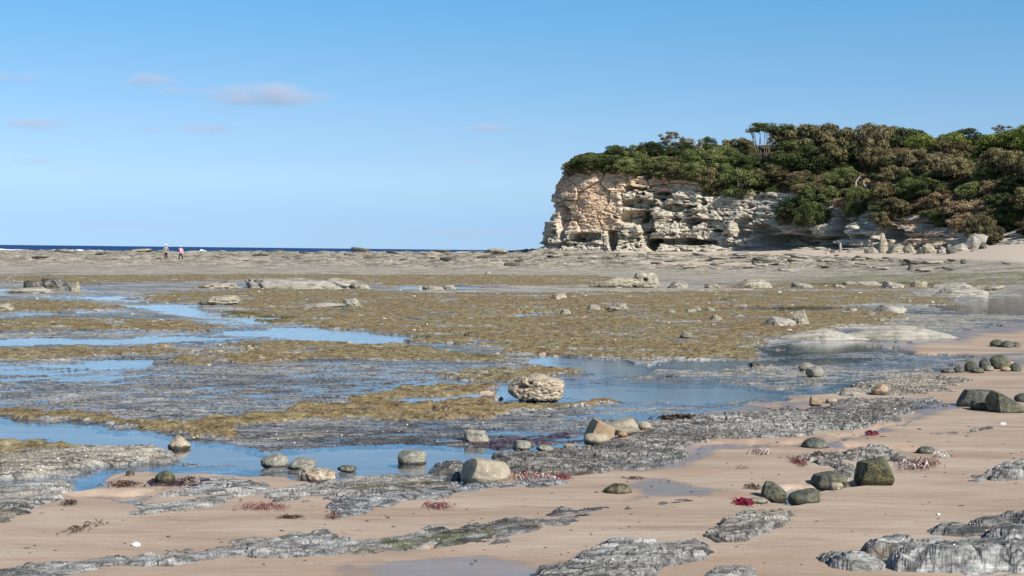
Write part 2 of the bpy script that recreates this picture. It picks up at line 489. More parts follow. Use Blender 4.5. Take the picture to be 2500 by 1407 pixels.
GREEN = [
    [(1850, 690), (2000, 676), (2500, 664), (3400, 660), (3400, 690), (2500, 698), (2000, 700)],
    [(990, 846), (1060, 842), (1180, 860), (1290, 872), (1180, 884), (1060, 858)],
    [(520, 756), (640, 768), (760, 790), (640, 790), (560, 775)],
    [(1860, 842), (2190, 838), (2190, 860), (1860, 862)],
    [(950, 1345), (1150, 1310), (1250, 1300), (1150, 1345), (1000, 1358)],
    [(1050, 1190), (850, 1205), (900, 1215), (1050, 1200)],
]
KELP = [  # dark wet kelp stranded on the platform
    [(1150, 1082), (1230, 1066), (1330, 1058), (1390, 1066), (1400, 1078), (1300, 1090), (1180, 1094)],
    [(250, 1200), (300, 1190), (360, 1192), (450, 1184), (500, 1195), (440, 1206), (300, 1210)],
]
I_SAND = union(SAND); I_ALG = union(ALGAE); I_POOL = union(POOL); I_PALE = union(PALE); I_WET = union(WETSAND); I_GREEN = union(GREEN); I_KELP = union(KELP)
OUT_I = [sdf_poly(o[0]) for o in OUTC]
I_OUTALL = np.maximum.reduce(OUT_I)
I_OUTH = np.full(GXX.shape, -1e3, f4); I_OH = np.zeros(GXX.shape, f4); I_OJ = np.zeros(GXX.shape, f4); I_OP = np.zeros(GXX.shape, f4); I_OK = np.full(GXX.shape, -1, np.int32)
for k, (o, im) in enumerate(zip(OUTC, OUT_I)):
    n = im > I_OUTH
    I_OUTH = np.where(n, im, I_OUTH); I_OH = np.where(n, o[1], I_OH).astype(f4); I_OJ = np.where(n, o[2], I_OJ).astype(f4); I_OP = np.where(n, o[3], I_OP).astype(f4); I_OK = np.where(n, k, I_OK)
for k, o in enumerate(OUTC):
    I_OH[I_OK == k] = o[1]

# rounded humps of the nearest outcrops: px, py of the hump's middle on the ground, half width px, half depth m, height m
HUMPS = [
    (2310, 1400, 150, .16, .15), (2440, 1400, 110, .12, .12), (2150, 1372, 70, .13, .12), (2195, 1352, 60, .12, .10), (2040, 1384, 60, .10, .07), (2090, 1400, 75, .12, .09), (2330, 1316, 90, .12, .08),
    (2420, 1300, 70, .1, .08), (2480, 1330, 90, .16, .10), (2400, 1352, 120, .12, .07), (2520, 1400, 120, .16, .12), (2600, 1300, 160, .3, .12), (2720, 1380, 200, .3, .16),
    (2270, 1345, 60, .10, .06), (2460, 1290, 60, .08, .08), (2440, 1375, 70, .08, .04),
    (1840, 1300, 70, .16, .05), (1530, 1375, 110, .18, .06), (1660, 1385, 80, .14, .04), (1110, 1340, 120, .15, .03),
    (1270, 1312, 90, .14, .035), (2470, 1165, 70, .18, .06),
]
HW = []
for px, py, hw, hd, hh in HUMPS:
    x, y, z = on_shore(px, py)
    HW.append((x, y, hw * y / FPX, hd, hh))

TH = math.radians(38)


def ground(x, y):
    """height, kind of surface and surface attributes of the shore at plan points"""
    x = x.astype(np.float64); y = y.astype(np.float64)
    M, d0, d1 = macro(x, y)
    d = y
    wx = np.zeros(x.shape, f4); wy = np.zeros(x.shape, f4)
    for i, lam in enumerate((6.0, 3.0, 1.5, .75, .37, .18, .09)):
        w = sst(1.6, 0.7, lam / (0.07 * d)) * lam * 0.30
        wx += w * gn(x / lam, y / lam, 50 + i); wy += w * gn(x / lam, y / lam, 70 + i)
    px, py = project(x + wx, y + wy, M)
    pxm = (d * d / (FPX * 1.65)).astype(f4)          # metres of depth under one photo row
    S = lambda im: samp(im, px, py)
    s_sand = S(I_SAND) * pxm; s_alg = S(I_ALG) * pxm; s_pool = S(I_POOL) * pxm; s_out = S(I_OUTALL) * pxm
    oh, oj, op = S(I_OH), S(I_OJ), S(I_OP)
    near = sst(60, 15, d).astype(f4)
    u = x * math.cos(TH) + y * math.sin(TH); v = -x * math.sin(TH) + y * math.cos(TH)
    wv = fbm(u / 1.1, v / 1.1, 3, 3) * 0.12
    big = fbm(x / 5.0, y / 5.0, 3, 11)
    r1 = fbm(u / 1.3, (v + wv) / .33, 4, 21)
    r2 = gn(u / .42, (v + wv) / .075, 31); r2b = 1 - np.abs(r2) * 1.6
    r3 = fbm(u / .12, (v + wv) / .028, 2, 33)
    f1, e1, id1 = cells((u + wv * .5) / .26, (v + wv) / .13, 41)
    f2, e2, id2 = cells(u / .11, (v + wv * .6) / .06, 45)
    joint = np.clip(1 - e1 / .12, 0, 1)
    block = np.sqrt(np.clip(e1, 0, .5) / .5)
    s_out = s_out + (.10 * gn(u / .9, v / .09, 111) + .06 * gn(u / .3, v / .04, 112) + .01) * sst(.5, 2, d / 8) * np.where(oh > .084, .4, 1)
    outm = sst(-.03, .10, s_out)
    oj_ = oj * outm
    farl = sst(110, 150, d).astype(f4)
    ledge = gn(x / 9 + .3 * gn(x / 2, y / 5, 5), y / 2.2, 6) + .6 * gn(x / 3.5, y / 1.1, 8)
    ledge2 = gn(x / 2.1, y / .8, 9)
    t1 = ledge * 2.2
    ter = (np.floor(t1) + sst(.0, .35, t1 - np.floor(t1))) / 2.2
    t2 = ledge2 * 2.0
    ter2 = (np.floor(t2) + sst(.0, .35, t2 - np.floor(t2))) / 2.0
    rock = 0.004 + .018 * big + .012 * r1 + .009 * gn(u / .5, (v + wv) / .12, 113) + (.010 * (r2b - .5) + .005 * r3) * (.5 + .5 * near)
    tb = (v + wv * 1.6) / .11 + .9 * r1 + .5 * gn(u / .7, v / .5, 141); fb = tb - np.floor(tb)
    amp_b = sst(-.2, .5, gn(u / .9, v / .6, 142))
    tc = (v + wv) / .037 + .6 * r1; fc = tc - np.floor(tc)
    saw = fb * sst(1, .90, fb); saw2 = fc * sst(1, .86, fc)
    rock += (.015 * saw * amp_b + .0045 * saw2) * sst(40, 14, d) * (.5 + .5 * outm)
    rock += oj_ * (-.004 + .016 * (np.clip(e1 / .22, 0, 1) - .7) + .016 * (id1 - .5) + .006 * np.clip(e2 / .2, 0, 1) + .006 * gn(x / .05, y / .05, 47))
    bury = sst(.05, .45, fbm(u / 1.1, v / .22, 4, 151, .6)) * np.where(oh > .079, .35, 1.0)
    rock += outm * (np.where(oh < .012, .012, .036) - .022 * bury + oh * (0.36 + .12 * r1 - .12 * np.abs(r2)))
    rock += farl * (.30 * ter + .24 * ter2 + .05)
    for hx, hy, hw, hd, hh in HW:
        sel = (np.abs(y - hy) < hd * 1.5) & (np.abs(x - hx) < hw * 1.5)
        if sel.any():
            sx_, sy_ = x[sel], y[sel]
            wpx = .35 * hw * fbm(sx_ / .16, sy_ / .16, 3, 97); wpy = .35 * hd * fbm(sx_ / .16, sy_ / .16, 3, 98)
            q = ((sx_ + wpx - hx) / hw) ** 2 + ((sy_ + wpy - hy) / hd) ** 2
            hh = hh * 1.0
            er = 1 - .05 * np.abs(gn((u[sel]) / .40, v[sel] / .07, 101)) - .35 * sst(.05, .0, e1[sel]) * sst(.0, .3, gn(sx_ / .3, sy_ / .3, 102)) + .04 * gn(sx_ / .05, sy_ / .05, 99) + .16 * fbm(sx_ / .22, sy_ / .16, 2, 103)
            rock[sel] = np.maximum(rock[sel], .02 + 1.05 * hh * np.clip(1 - q, 0, 1) ** .58 * er + .3 * (rock[sel] - .05))
    stp = .013 + .004 * gn(x / 1.5, y / 1.5, 171); qz = (rock + .006 * gn(u / .25, v / .1, 172)) / stp; fq = qz - np.floor(qz)
    terr = (np.floor(qz) + sst(.62, 1.0, fq)) * stp
    rock = rock + (terr - rock) * .85 * sst(34, 16, d)
    sand_in = sst(-.25, .45, s_sand + .12 * fbm(u / .8, v / .25, 3, 115))
    rock -= sand_in * (1 - outm) * .035
    rip = gn(x / .9, y / .35, 61)
    sand = -.22 + .255 * sand_in + .007 * gn(x / 3.2, y / 2.4, 62) + .0012 * rip + .0008 * gn(x / .12, y / .06, 64)
    sand += sst(40, 80, d) * 0.02
    fs = sst(80, 100, d) * sst(-1, 7, s_sand + 3 * fbm(x / 7, y / 3, 3, 161))
    rock = rock * (1 - .9 * fs) - .05 * fs; sand = sand + .10 * fs
    ap = s_alg + pxm * 3 * fbm(x / .8, y / .8, 4, 71) - .05 + (.35 + .02 * d) * (fbm(x / 3.0, y / 2.4, 3, 75) - .12) * sst(10, 30, d) * .6
    alg_in = sst(-.10, .16, ap)
    cl = fbm(x / .16, y / .16, 3, 81, .6); cl2 = fbm(x / .6, y / .6, 2, 83)
    patch = sst(.02, .45, fbm(x / 1.3 + .4 * r1, y / 1.0, 4, 117, .6)) * sst(12, 22, d)
    alg = -.2 + .232 * alg_in + .036 * cl + .022 * cl2 - .040 * patch
    kel = sst(-.05, .1, S(I_KELP) * pxm + .15 * gn(x / .2, y / .12, 88) - .02)
    pm = sst(-.07, .25, s_pool + .05 * fbm(x / .3, y / .2, 2, 91))
    dip = pm * (.060 + .02 * r1)
    islands = sst(.02, .30, fbm(u / 1.4, v / .5, 4, 95, .6) + .25 * gn(x / 6, y / 2, 96)) * sst(5, 0, s_pool) * sst(11, 20, d) * .92
    rock = rock - dip * np.where(d < 24, 3.5, 1.5) * (1 - islands) + sst(55, 78, d) * .03 * (1 - pm)
    sand = np.maximum(sand - dip * 1.25, np.where((pm > .3) & (d < 24), -.026 - .020 * pm + .006 * rip, -9.0)); alg = alg - dip * (1 - islands) * np.where(d < 24, 3.5, 1.1) + sst(55, 78, d) * .035 * (1 - pm)
    H = np.maximum(np.maximum(rock, sand), alg)
    lab = np.zeros(x.shape, np.int32)
    lab[(sand > rock) & (sand >= alg)] = 1
    lab[(alg > rock) & (alg > sand)] = 2
    H = H + M
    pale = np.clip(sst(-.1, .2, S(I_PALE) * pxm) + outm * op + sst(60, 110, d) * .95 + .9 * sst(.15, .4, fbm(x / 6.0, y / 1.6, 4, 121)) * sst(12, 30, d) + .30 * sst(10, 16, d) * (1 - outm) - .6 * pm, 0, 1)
    green = sst(-1, 2, S(I_GREEN))
    hz = (H - M)
    wet = np.clip(.8 * sst(.08, .45, fbm(x / 2.2, y / .6, 3, 131)) * sst(.06, .0, hz) * (1 - outm) + sst(.010, .0, hz) * (1 - farl) + sst(-9, 9, S(I_WET) + 5 * gn(x / .7, y / .5, 133)) , 0, 1)
    wet = wet * np.maximum(sst(-.016, -.003, hz), sst(30, 60, d))
    joint = np.clip(.55 * sst(.60, .75, fq) * sst(1.0, .9, fq) * sst(34, 16, d) + joint * np.clip(oj_, .25, 1) + (sst(.90, .98, fb) * amp_b + .5 * sst(.88, .97, fc)) * sst(40, 14, d) * .8 + sst(.30, .62, -r2) * .75 * near + sst(.12, .02, e2) * .5 * oj_ + farl * sst(.15, .5, -gn(x / 3.0, y / .9, 119)) * .8, 0, 1)
    # named outcrops stand out of the sand as rocks of their own
    i = np.clip(((px - GX0) / GSX).astype(int), 0, len(gx) - 1); j = np.clip(((py - GY0) / GSY).astype(int), 0, len(gy) - 1)
    ok = np.where((s_out > -.03), I_OK[j, i], -1)
    return dict(H=H, lab=lab, pale=pale, green=green, wet=wet, joint=joint, kelp=kel * (lab == 0), tone=r1, out=ok, hz=hz)


def ground_z(x, y):
    return float(ground(np.array([x]), np.array([y]))['H'][0])


# ------------------------------------------------------------------ the shore mesh, finer near the camera
lowres = 'lowres' in SKIP
fan = np.concatenate([np.linspace(-1.6, -.40, 70)[:-1], np.linspace(-.40, -.362, 20)[:-1], np.linspace(-.362, .362, 620 if lowres else 1750), np.linspace(.362, .40, 20)[1:], np.linspace(.40, 1.6, 70)[1:]])
w = np.linspace(0, 1, 4000)
dd = np.exp(np.linspace(math.log(3.0), math.log(345.0), 40000))
dens = np.where(dd > 6.9, 1.0 / dd ** 2 * 60 + 1.3 / dd + .018, 0.25)   # rows per metre, roughly even in the picture
cum = np.concatenate([[0], np.cumsum((dens[1:] + dens[:-1]) / 2 * np.diff(dd))])
NR = 480 if lowres else 1250
rows = np.interp(np.linspace(0, cum[-1], NR), cum, dd)
FX, RY = np.meshgrid(fan, rows)
GXw = FX * RY; GYw = RY
G = ground(GXw, GYw)
Vall = np.stack([GXw, GYw, G['H']], -1).reshape(-1, 3)
nr, nc = GXw.shape
a = (np.arange(nr - 1)[:, None] * nc + np.arange(nc - 1)[None, :]).ravel()
Fall = np.stack([a, a + 1, a + nc + 1, a + nc], 1)
labf = G['lab'].ravel()
outk = G['out'].ravel()
key = np.array([0] * (len(OUTC) + 1))
names = ['left', 'darkband', 'pale', 'cracked', 'long', 'big', 'blocky', 'pool', 'flat', 'flat2']
for k, o in enumerate(OUTC):
    key[k] = 10 + names.index(o[4]) if o[4] else 0
key[-1] = 0
lab2 = labf.copy()
isr = (labf == 0)
lab2[isr] = key[outk[isr]]
sel0 = (G['kelp'].ravel() > .5) & (labf == 0)
lab2[sel0] = 3
q4 = lab2[Fall]
fl = q4[:, 0].copy()
hard = np.where((q4 != 1) & (q4 != 2), q4, -1).max(1)      # a face that touches rock is rock, so steep sides stay rock
fl = np.where(hard >= 0, hard, fl)
# ------------------------------------------------------------------ shore materials
def mat_rock(name='wet_grey_rock'):
    t = NT(name)
    R_ = (0, 0, -TH)
    s = t.coord('Object', rot=R_)
    st = t.coord('Object', scale=(.7, 4.0, 9), rot=R_)
    sm = t.coord('Object', scale=(1, 2.6, 5), rot=R_)
    n1 = t.noise(st, 1.8, 7, .68, .8)
    n2 = t.noise(s, .35, 4, .6)
    n3 = t.noise(sm, 14, 5, .72)
    n4 = t.noise(sm, 70, 3, .7)
    pale, joint, wet, green = t.attr('pale'), t.attr('joint'), t.attr('wet'), t.attr('green')
    f = t.math('ADD', t.math('MULTIPLY', n1, .50), t.math('MULTIPLY', n3, .32))
    f = t.math('ADD', f, t.math('MULTIPLY', n4, .18))
    f = t.math('ADD', f, t.math('MULTIPLY', t.math('SUBTRACT', n2, .5), .30))
    col = t.ramp(f, [(.38, (.030, .031, .035)), (.445, (.10, .102, .108)), (.50, (.20, .203, .205)), (.56, (.34, .345, .345)), (.63, (.58, .585, .57))])
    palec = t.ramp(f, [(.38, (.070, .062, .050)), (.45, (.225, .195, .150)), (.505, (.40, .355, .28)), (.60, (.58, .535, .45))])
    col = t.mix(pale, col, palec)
    br = t.ss(t.noise(s, 1.7, 5, .7), .54, .66)
    col = t.mix(t.math('MULTIPLY', br, .55), col, (.175, .135, .075))
    bl = t.ss(t.noise(st, .8, 5, .7), .56, .66)
    col = t.mix(t.math('MULTIPLY', bl, .22), col, (.085, .085, .115))
    gr = t.math('MULTIPLY', green, t.ss(t.noise(s, 3.0, 4, .6), .42, .56))
    col = t.mix(t.math('MULTIPLY', gr, .75), col, (.12, .125, .035))
    ck = t.n('TexVoronoi', feature='DISTANCE_TO_EDGE'); wp = t.n('VectorMath', operation='ADD')
    t.L(t.coord('Object', scale=(2.6, 7.5, 6), rot=R_), wp.inputs[0]); nv = t.n('TexNoise'); t.L(s, nv.inputs['Vector']); nv.inputs['Scale'].default_value = 5
    vs = t.n('VectorMath', operation='SCALE'); t.L(nv.outputs['Color'], vs.inputs[0]); vs.inputs['Scale'].default_value = .9
    t.L(vs.outputs[0], wp.inputs[1]); t.L(wp.outputs[0], ck.inputs['Vector']); ck.inputs['Scale'].default_value = 1.0
    crack = t.math('MULTIPLY', t.ss(ck.outputs['Distance'], .07, .015), t.ss(t.noise(s, 1.2, 3), .42, .56))
    jn = t.math('MAXIMUM', joint, crack)
    col = t.mix(t.math('MULTIPLY', jn, .85), col, (.035, .035, .038))
    col = t.mix(t.math('MULTIPLY', wet, .4), col, t.mix(1.0, col, (.55, .6, .66), 'MULTIPLY'))
    sp = t.voro(s, 9.0, 'F1', 'Distance')
    spk = t.math('MULTIPLY', t.ss(sp, .085, .055), t.ss(t.noise(s, .9, 2), .52, .6))
    col = t.mix(t.math('MULTIPLY', spk, .8), col, (.72, .70, .64))
    h = t.math('ADD', t.math('MULTIPLY', n1, .6), t.math('MULTIPLY', n3, .5))
    h = t.math('SUBTRACT', h, t.math('MULTIPLY', crack, .25))
    b = t.bump(h, .6, .025)
    rough = t.ss(wet, 0, 1, .70, .25)
    t.bsdf(col, rough, b, t.ss(wet, 0, 1, .05, .20))
    return t.mat


def mat_sand():
    t = NT('damp_sand')
    s = t.coord('Object')
    st = t.coord('Object', scale=(.55, 2.6, 1), rot=(0, 0, -.5))
    n1 = t.noise(st, .9, 5, .6, .4); n2 = t.noise(s, 60, 3, .7); n3 = t.noise(st, 7, 5, .65)
    f = t.math('ADD', t.math('MULTIPLY', n1, .7), t.math('MULTIPLY', n3, .3))
    col = t.ramp(f, [(.36, (.315, .235, .172)), (.5, (.415, .322, .242)), (.64, (.50, .41, .325))])
    col = t.mix(t.ss(n2, .35, .65, 0, .30), col, (.27, .20, .145))
    pk = t.ss(t.noise(t.coord('Object', scale=(.4, 1.6, 1), rot=(0, 0, -.45)), .7, 5, .65), .50, .64)
    col = t.mix(t.math('MULTIPLY', pk, .5), col, (.36, .235, .165))
    dk = t.ss(t.noise(t.coord('Object', scale=(.5, 2.4, 1), rot=(0, 0, -.42)), 1.3, 6, .7), .55, .68)
    col = t.mix(t.math('MULTIPLY', dk, .45), col, (.21, .165, .125))
    wet = t.attr('wet')
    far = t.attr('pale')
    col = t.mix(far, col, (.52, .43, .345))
    col = t.mix(t.ss(wet, .1, .8, 0, .6), col, (.23, .17, .13))
    g = t.voro(s, 5.2, 'F1', 'Distance')
    gs = t.math('MULTIPLY', t.ss(g, .055, .03), t.ss(t.noise(s, .7, 2), .50, .60))
    col = t.mix(t.math('MULTIPLY', gs, .7), col, (.10, .075, .055))
    b = t.bump(t.math('ADD', n3, t.math('MULTIPLY', n2, .25)), .35, .02)
    rough = t.ss(wet, .3, 1.0, .85, .10)
    t.bsdf(col, rough, b, t.ss(wet, .2, 1, .15, .6))
    return t.mat


def mat_algae():
    t = NT('ochre_seaweed_carpet')
    s = t.coord('Object')
    n1 = t.noise(s, .45, 4, .6); n2 = t.noise(s, 5, 6, .78); n3 = t.noise(s, 28, 3, .75)
    f = t.math('ADD', t.math('MULTIPLY', n2, .6), t.math('MULTIPLY', n3, .4))
    col = t.ramp(f, [(.36, (.035, .024, .010)), (.44, (.115, .086, .040)), (.51, (.240, .190, .095)), (.58, (.35, .29, .160)), (.67, (.48, .44, .32))])
    col = t.mix(t.ss(n1, .42, .58, 0, .7), col, t.mix(1.0, col, (.93, .80, .74), 'MULTIPLY'))
    gr = t.math('MULTIPLY', t.attr('green'), t.ss(t.noise(s, 1.5, 4, .6), .40, .55))
    col = t.mix(t.math('MULTIPLY', gr, .8), col, (.055, .062, .012))
    # grey rock glimpsed between the beads of weed
    hole = t.ss(t.noise(s, 2.3, 5, .75), .56, .63)
    col = t.mix(t.math('MULTIPLY', hole, .45), col, (.20, .195, .18))
    h2 = t.ss(t.noise(t.coord('Object', scale=(.5, 1.5, 1)), .5, 6, .75), .55, .63)
    col = t.mix(t.math('MULTIPLY', h2, .35), col, (.16, .145, .125))
    wet = t.attr('wet')
    b = t.bump(f, 1.0, .04)
    t.bsdf(col, t.ss(wet, .2, 1, .75, .35), b, .12)
    return t.mat


def mat_kelp():
    t = NT('dark_purple_kelp')
    s = t.coord('Object'); n = t.noise(s, 14, 4, .7)
    c = t.ramp(n, [(.35, (.015, .010, .014)), (.5, (.055, .03, .04)), (.62, (.16, .09, .07)), (.72, (.30, .22, .18))])
    t.bsdf(c, .35, t.bump(n, 1, .05), .5)
    return t.mat


M_ROCK = mat_rock(); M_SAND = mat_sand(); M_ALG = mat_algae(); M_KELP = mat_kelp()

# pale, dry sand at the foot of the headland
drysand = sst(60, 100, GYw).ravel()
OUTLAB = {
    10: ('rock_outcrop', 'flat grey ledge with a broken right end entering the photo low on its left side', 'rock outcrop'),
    11: ('rock_outcrop', 'long dark slate grey outcrop below the big smooth tan boulder', 'rock outcrop'),
    12: ('rock_outcrop', 'pale jointed rock hump alone on the sand left of the large lumpy outcrop', 'rock outcrop'),
    13: ('rock_outcrop', 'cracked grey outcrop cut by the bottom edge of the photo near its middle', 'rock outcrop'),
    14: ('rock_outcrop', 'longest low outcrop, grey green, running from the bottom left corner across the sand', 'rock outcrop'),
    15: ('rock_outcrop', 'large lumpy blue grey outcrop filling the bottom right corner', 'rock outcrop'),
    16: ('rock_outcrop', 'dark blocky outcrop at the right edge above the large lumpy one', 'rock outcrop'),
    17: ('rock_outcrop', 'cracked pale rock between the small beach pool and the mossy boulders', 'rock outcrop'),
    18: ('rock_outcrop', 'small flat pale rock patch alone on the open sand at right', 'rock outcrop'),
    19: ('rock_outcrop', 'thin dark sliver of rock in the sand near the magenta seaweed', 'rock outcrop'),
}
SURF = {0: ('rock_platform', M_ROCK, 'structure'), 1: ('beach_sand', M_SAND, 'structure'), 2: ('seaweed_carpet', M_ALG, 'stuff'), 3: ('stranded_kelp', M_KELP, 'stuff')}
SURFLAB = {0: ('flat grey tidal rock platform with wet cracks', 'rock platform'), 1: ('damp pinkish tan beach sand', 'sand'),
           2: ('ochre brown carpet of beaded seaweed over the tidal rocks', 'seaweed'), 3: ('dark purple brown kelp stranded on the platform', 'seaweed')}
for k in np.unique(fl):
    F = Fall[fl == k]
    idx, inv = np.unique(F, return_inverse=True)
    F2 = inv.reshape(F.shape)
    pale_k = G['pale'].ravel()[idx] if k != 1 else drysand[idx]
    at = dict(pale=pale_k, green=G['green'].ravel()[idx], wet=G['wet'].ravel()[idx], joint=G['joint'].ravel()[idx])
    if k in SURF:
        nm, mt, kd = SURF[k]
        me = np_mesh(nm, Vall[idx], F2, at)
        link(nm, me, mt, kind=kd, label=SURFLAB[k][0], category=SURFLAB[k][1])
    else:
        nm, lb, ct = OUTLAB[int(k)]
        me = np_mesh(nm, Vall[idx], F2, at)
        link(nm, me, M_ROCK, label=lb, category=ct, group='low rock outcrops in the beach sand')


# ------------------------------------------------------------------ water in the pools: one level sheet under the rocks, and the sea
def mat_water():
    t = NT('pool_water')
    s = t.coord('Object')
    st = t.coord('Object', scale=(1, 2.2, 1))
    w = t.math('ADD', t.math('MULTIPLY', t.noise(st, 5, 3, .6), .6), t.math('MULTIPLY', t.noise(st, 22, 2, .5), .4))
    b = t.bump(w, .055, .03)
    g = t.n('BsdfGlossy'); g.inputs['Roughness'].default_value = .05; g.inputs['Color'].default_value = (1, 1, 1, 1); t.L(b, g.inputs['Normal'])
    tr = t.n('BsdfTransparent'); tr.inputs['Color'].default_value = (.66, .76, .86, 1)
    fr = t.n('Fresnel'); fr.inputs['IOR'].default_value = 1.55; t.L(b, fr.inputs['Normal'])
    mx = t.n('MixShader'); ge = t.n('NewGeometry'); t.L(t.math('MULTIPLY', fr.outputs[0], t.math('SUBTRACT', 1.0, ge.outputs['Backfacing'])), mx.inputs[0]); t.L(tr.outputs[0], mx.inputs[1]); t.L(g.outputs[0], mx.inputs[2])
    t.L(mx.outputs[0], t.out.inputs[0])
    return t.mat


wv = np.array([(-110, 3, 0), (140, 3, 0), (140, 75, 0), (90, 165, 0), (-110, 165, 0)], float)
me = bpy.data.meshes.new('water'); me.from_pydata([tuple(p) for p in wv], [], [(0, 1, 2, 3, 4)]); me.update()
link('water', me, mat_water(), kind='structure', label='still shallow water standing in the rock pools', category='water')


def mat_sea():
    t = NT('deep_sea')
    s = t.coord('Object', scale=(.35, 1, 1))
    n = t.noise(s, .02, 6, .65); n2 = t.noise(s, .16, 3, .6)
    c = t.ramp(n, [(.35, (.010, .045, .135)), (.55, (.018, .070, .19)), (.7, (.035, .12, .25))])
    b = t.bump(t.math('ADD', n, n2), 1.0, 5.0)
    t.bsdf(c, .75, b, .12)
    return t.mat


sx = np.linspace(-60000, 60000, 60)
me = bpy.data.meshes.new('sea'); me.from_pydata([(-60000, 190, -.6), (60000, 190, -.6), (60000, 100000, -.6), (-60000, 100000, -.6)], [], [(0, 1, 2, 3)])
link('sea', me, mat_sea(), kind='structure', label='dark blue open sea reaching the horizon', category='sea')


def mat_foam():
    t = NT('white_sea_foam')
    n = t.noise(t.coord('Object'), .6, 5, .7)
    t.bsdf(t.ramp(n, [(.3, (.45, .52, .60)), (.5, (.82, .84, .86))]), .7, t.bump(n, 1, .4), .2)
    return t.mat


M_FOAM = mat_foam()


def foam(px0, px1, py, d, h, seed, label, peak=None):
    """a low broken crest of foam on the sea"""
    a0 = at_depth(px0, py, d); a1 = at_depth(px1, py, d)
    n = 90; m = 9
    X = np.linspace(a0.x, a1.x, n)[None, :] * np.ones((m, 1)); tt = np.linspace(-1, 1, m)[:, None]
    e = np.linspace(0, 1, n)[None, :]
    if peak is None:
        env = np.clip(np.sin(np.pi * e), 0, 1) ** .4 * (0.6 + .9 * fbm(e * 7 + seed, e * 0, 3, seed))
    else:
        env = np.exp(-np.abs(e - peak) * np.where(e < peak, 9, 4)) * (1 + .3 * gn(e * 12, e * 0, seed))
    env = np.clip(env, 0.02, 2)
    Y = d + tt * 5.0 * np.ones((1, n)) + 3 * gn(X / 20, X * 0, seed)
    Z = -.9 + (.3 + h * env) * (1 - tt ** 2) ** .7 + .15 * h * gn(X / 1.3, tt * 3 + X * 0, seed + 3) * (1 - tt ** 2)
    V = np.stack([X, Y, Z], -1).reshape(-1, 3)
    a = (np.arange(m - 1)[:, None] * n + np.arange(n - 1)[None, :]).ravel()
    F = np.stack([a, a + 1, a + n + 1, a + n], 1)
    link('breaking_wave', np_mesh('breaking_wave', V, F), M_FOAM, label=label, category='wave', group='white breakers beyond the reef')


foam(-300, 76, 612, 620, 1.1, 1, 'white breaker line at the far left end of the sea')
foam(104, 272, 612, 600, 0.9, 2, 'long white breaker line left of the two walkers, longest of its row')
foam(280, 330, 612, 590, 0.35, 3, 'faint short breaker just right of the long white one')
foam(334, 374, 612, 590, 0.6, 4, 'short white breaker nearest the left of the walker in grey')
foam(474, 545, 612, 470, 1.55, 5, 'tall white splash right of the walker with the pink jacket', peak=.25)
foam(683, 696, 612, 420, 0.9, 6, 'tiny white splash alone above the middle of the reef edge')
foam(1118, 1146, 613, 330, 0.35, 7, 'small white foam fleck at the reef edge left of the headland')
# ------------------------------------------------------------------ the headland: sea cliff of layered sandstone and the slope above
# px of the foot, distance, row of the foot, row of the top of bare rock, how far that lies back (m), row of the crest, how far back (m)
HC = np.array([
    (1308, 201, 612, 398, 5.4, 384, 9),
    (1400, 197, 616, 415, 3.6, 378, 14),
    (1500, 195, 618, 418, 3.2, 366, 18),
    (1540, 194, 618, 432, 3.6, 364, 20),
    (1600, 193, 617, 424, 3.4, 362, 22),
    (1680, 191, 616, 432, 4.0, 365, 26),
    (1710, 190, 615, 470, 5.0, 365, 28),
    (1850, 182, 613, 478, 6.0, 366, 32),
    (1920, 176, 612, 495, 6.5, 362, 34),
    (2000, 170, 611, 520, 6.0, 358, 38),
    (2050, 165, 614, 540, 6.0, 355, 40),
    (2120, 160, 620, 530, 7.0, 352, 42),
    (2200, 154, 622, 545, 7.0, 350, 44),
    (2280, 148, 618, 565, 7.0, 350, 44),
    (2340, 143, 608, 585, 7.0, 350, 44),
    (2450, 137, 601, 575, 6.0, 345, 42),
    (2520, 134, 597, 510, 7.0, 335, 40),
    (2700, 130, 590, 470, 8.0, 325, 38),
    (3100, 128, 585, 460, 8.0, 320, 38)], float)


def front_pt(px, d):
    return ((px - 1250) / FPX * d, d)


path = [(75, 330), (45, 300), (22, 262), (9.5, 232), (4.6, 212)] + [front_pt(r[0], r[1]) for r in HC]
ctrl = np.array([HC[0]] * 5 + [r for r in HC])
path = np.array(path)
seg = np.concatenate([[0], np.cumsum(np.linalg.norm(np.diff(path, axis=0), axis=1))])


def smooth_interp(t, xs, ys):
    # monotone-ish cubic through the control points
    m_ = np.gradient(ys, xs)
    i = np.clip(np.searchsorted(xs, t) - 1, 0, len(xs) - 2)
    h = xs[i + 1] - xs[i]; q = (t - xs[i]) / h
    return ys[i] * (1 + 2 * q) * (1 - q) ** 2 + m_[i] * h * q * (1 - q) ** 2 + ys[i + 1] * q * q * (3 - 2 * q) + m_[i + 1] * h * q * q * (q - 1)


s_back = np.linspace(0, seg[4], 90)[:-1]
s_front = np.linspace(seg[4], seg[-1], 560 if lowres else 1500)
sv = np.concatenate([s_back, s_front])
PX_ = smooth_interp(sv, seg, path[:, 0]); PY_ = smooth_interp(sv, seg, path[:, 1])
tx, ty = np.gradient(PX_, sv), np.gradient(PY_, sv)
ker = np.hanning(41); ker /= ker.sum()
pad = lambda q: np.concatenate([np.full(20, q[0]), q, np.full(20, q[-1])])
tx = np.convolve(pad(tx), ker, 'valid'); ty = np.convolve(pad(ty), ker, 'valid')
ln = np.hypot(tx, ty); nx, ny = -ty / ln, tx / ln      # inward (away from the sea)
CT = [np.interp(sv, seg, ctrl[:, k]) for k in range(7)]
foot_px = np.maximum(1250 + FPX * PX_ / PY_, 1308)
foot_d = np.minimum(PY_, 201)


def z_at(px, py, d):
    y0 = 611.5 + (px - 1250) * ROLL
    return CAM[2] + (y0 - py) * d / FPX


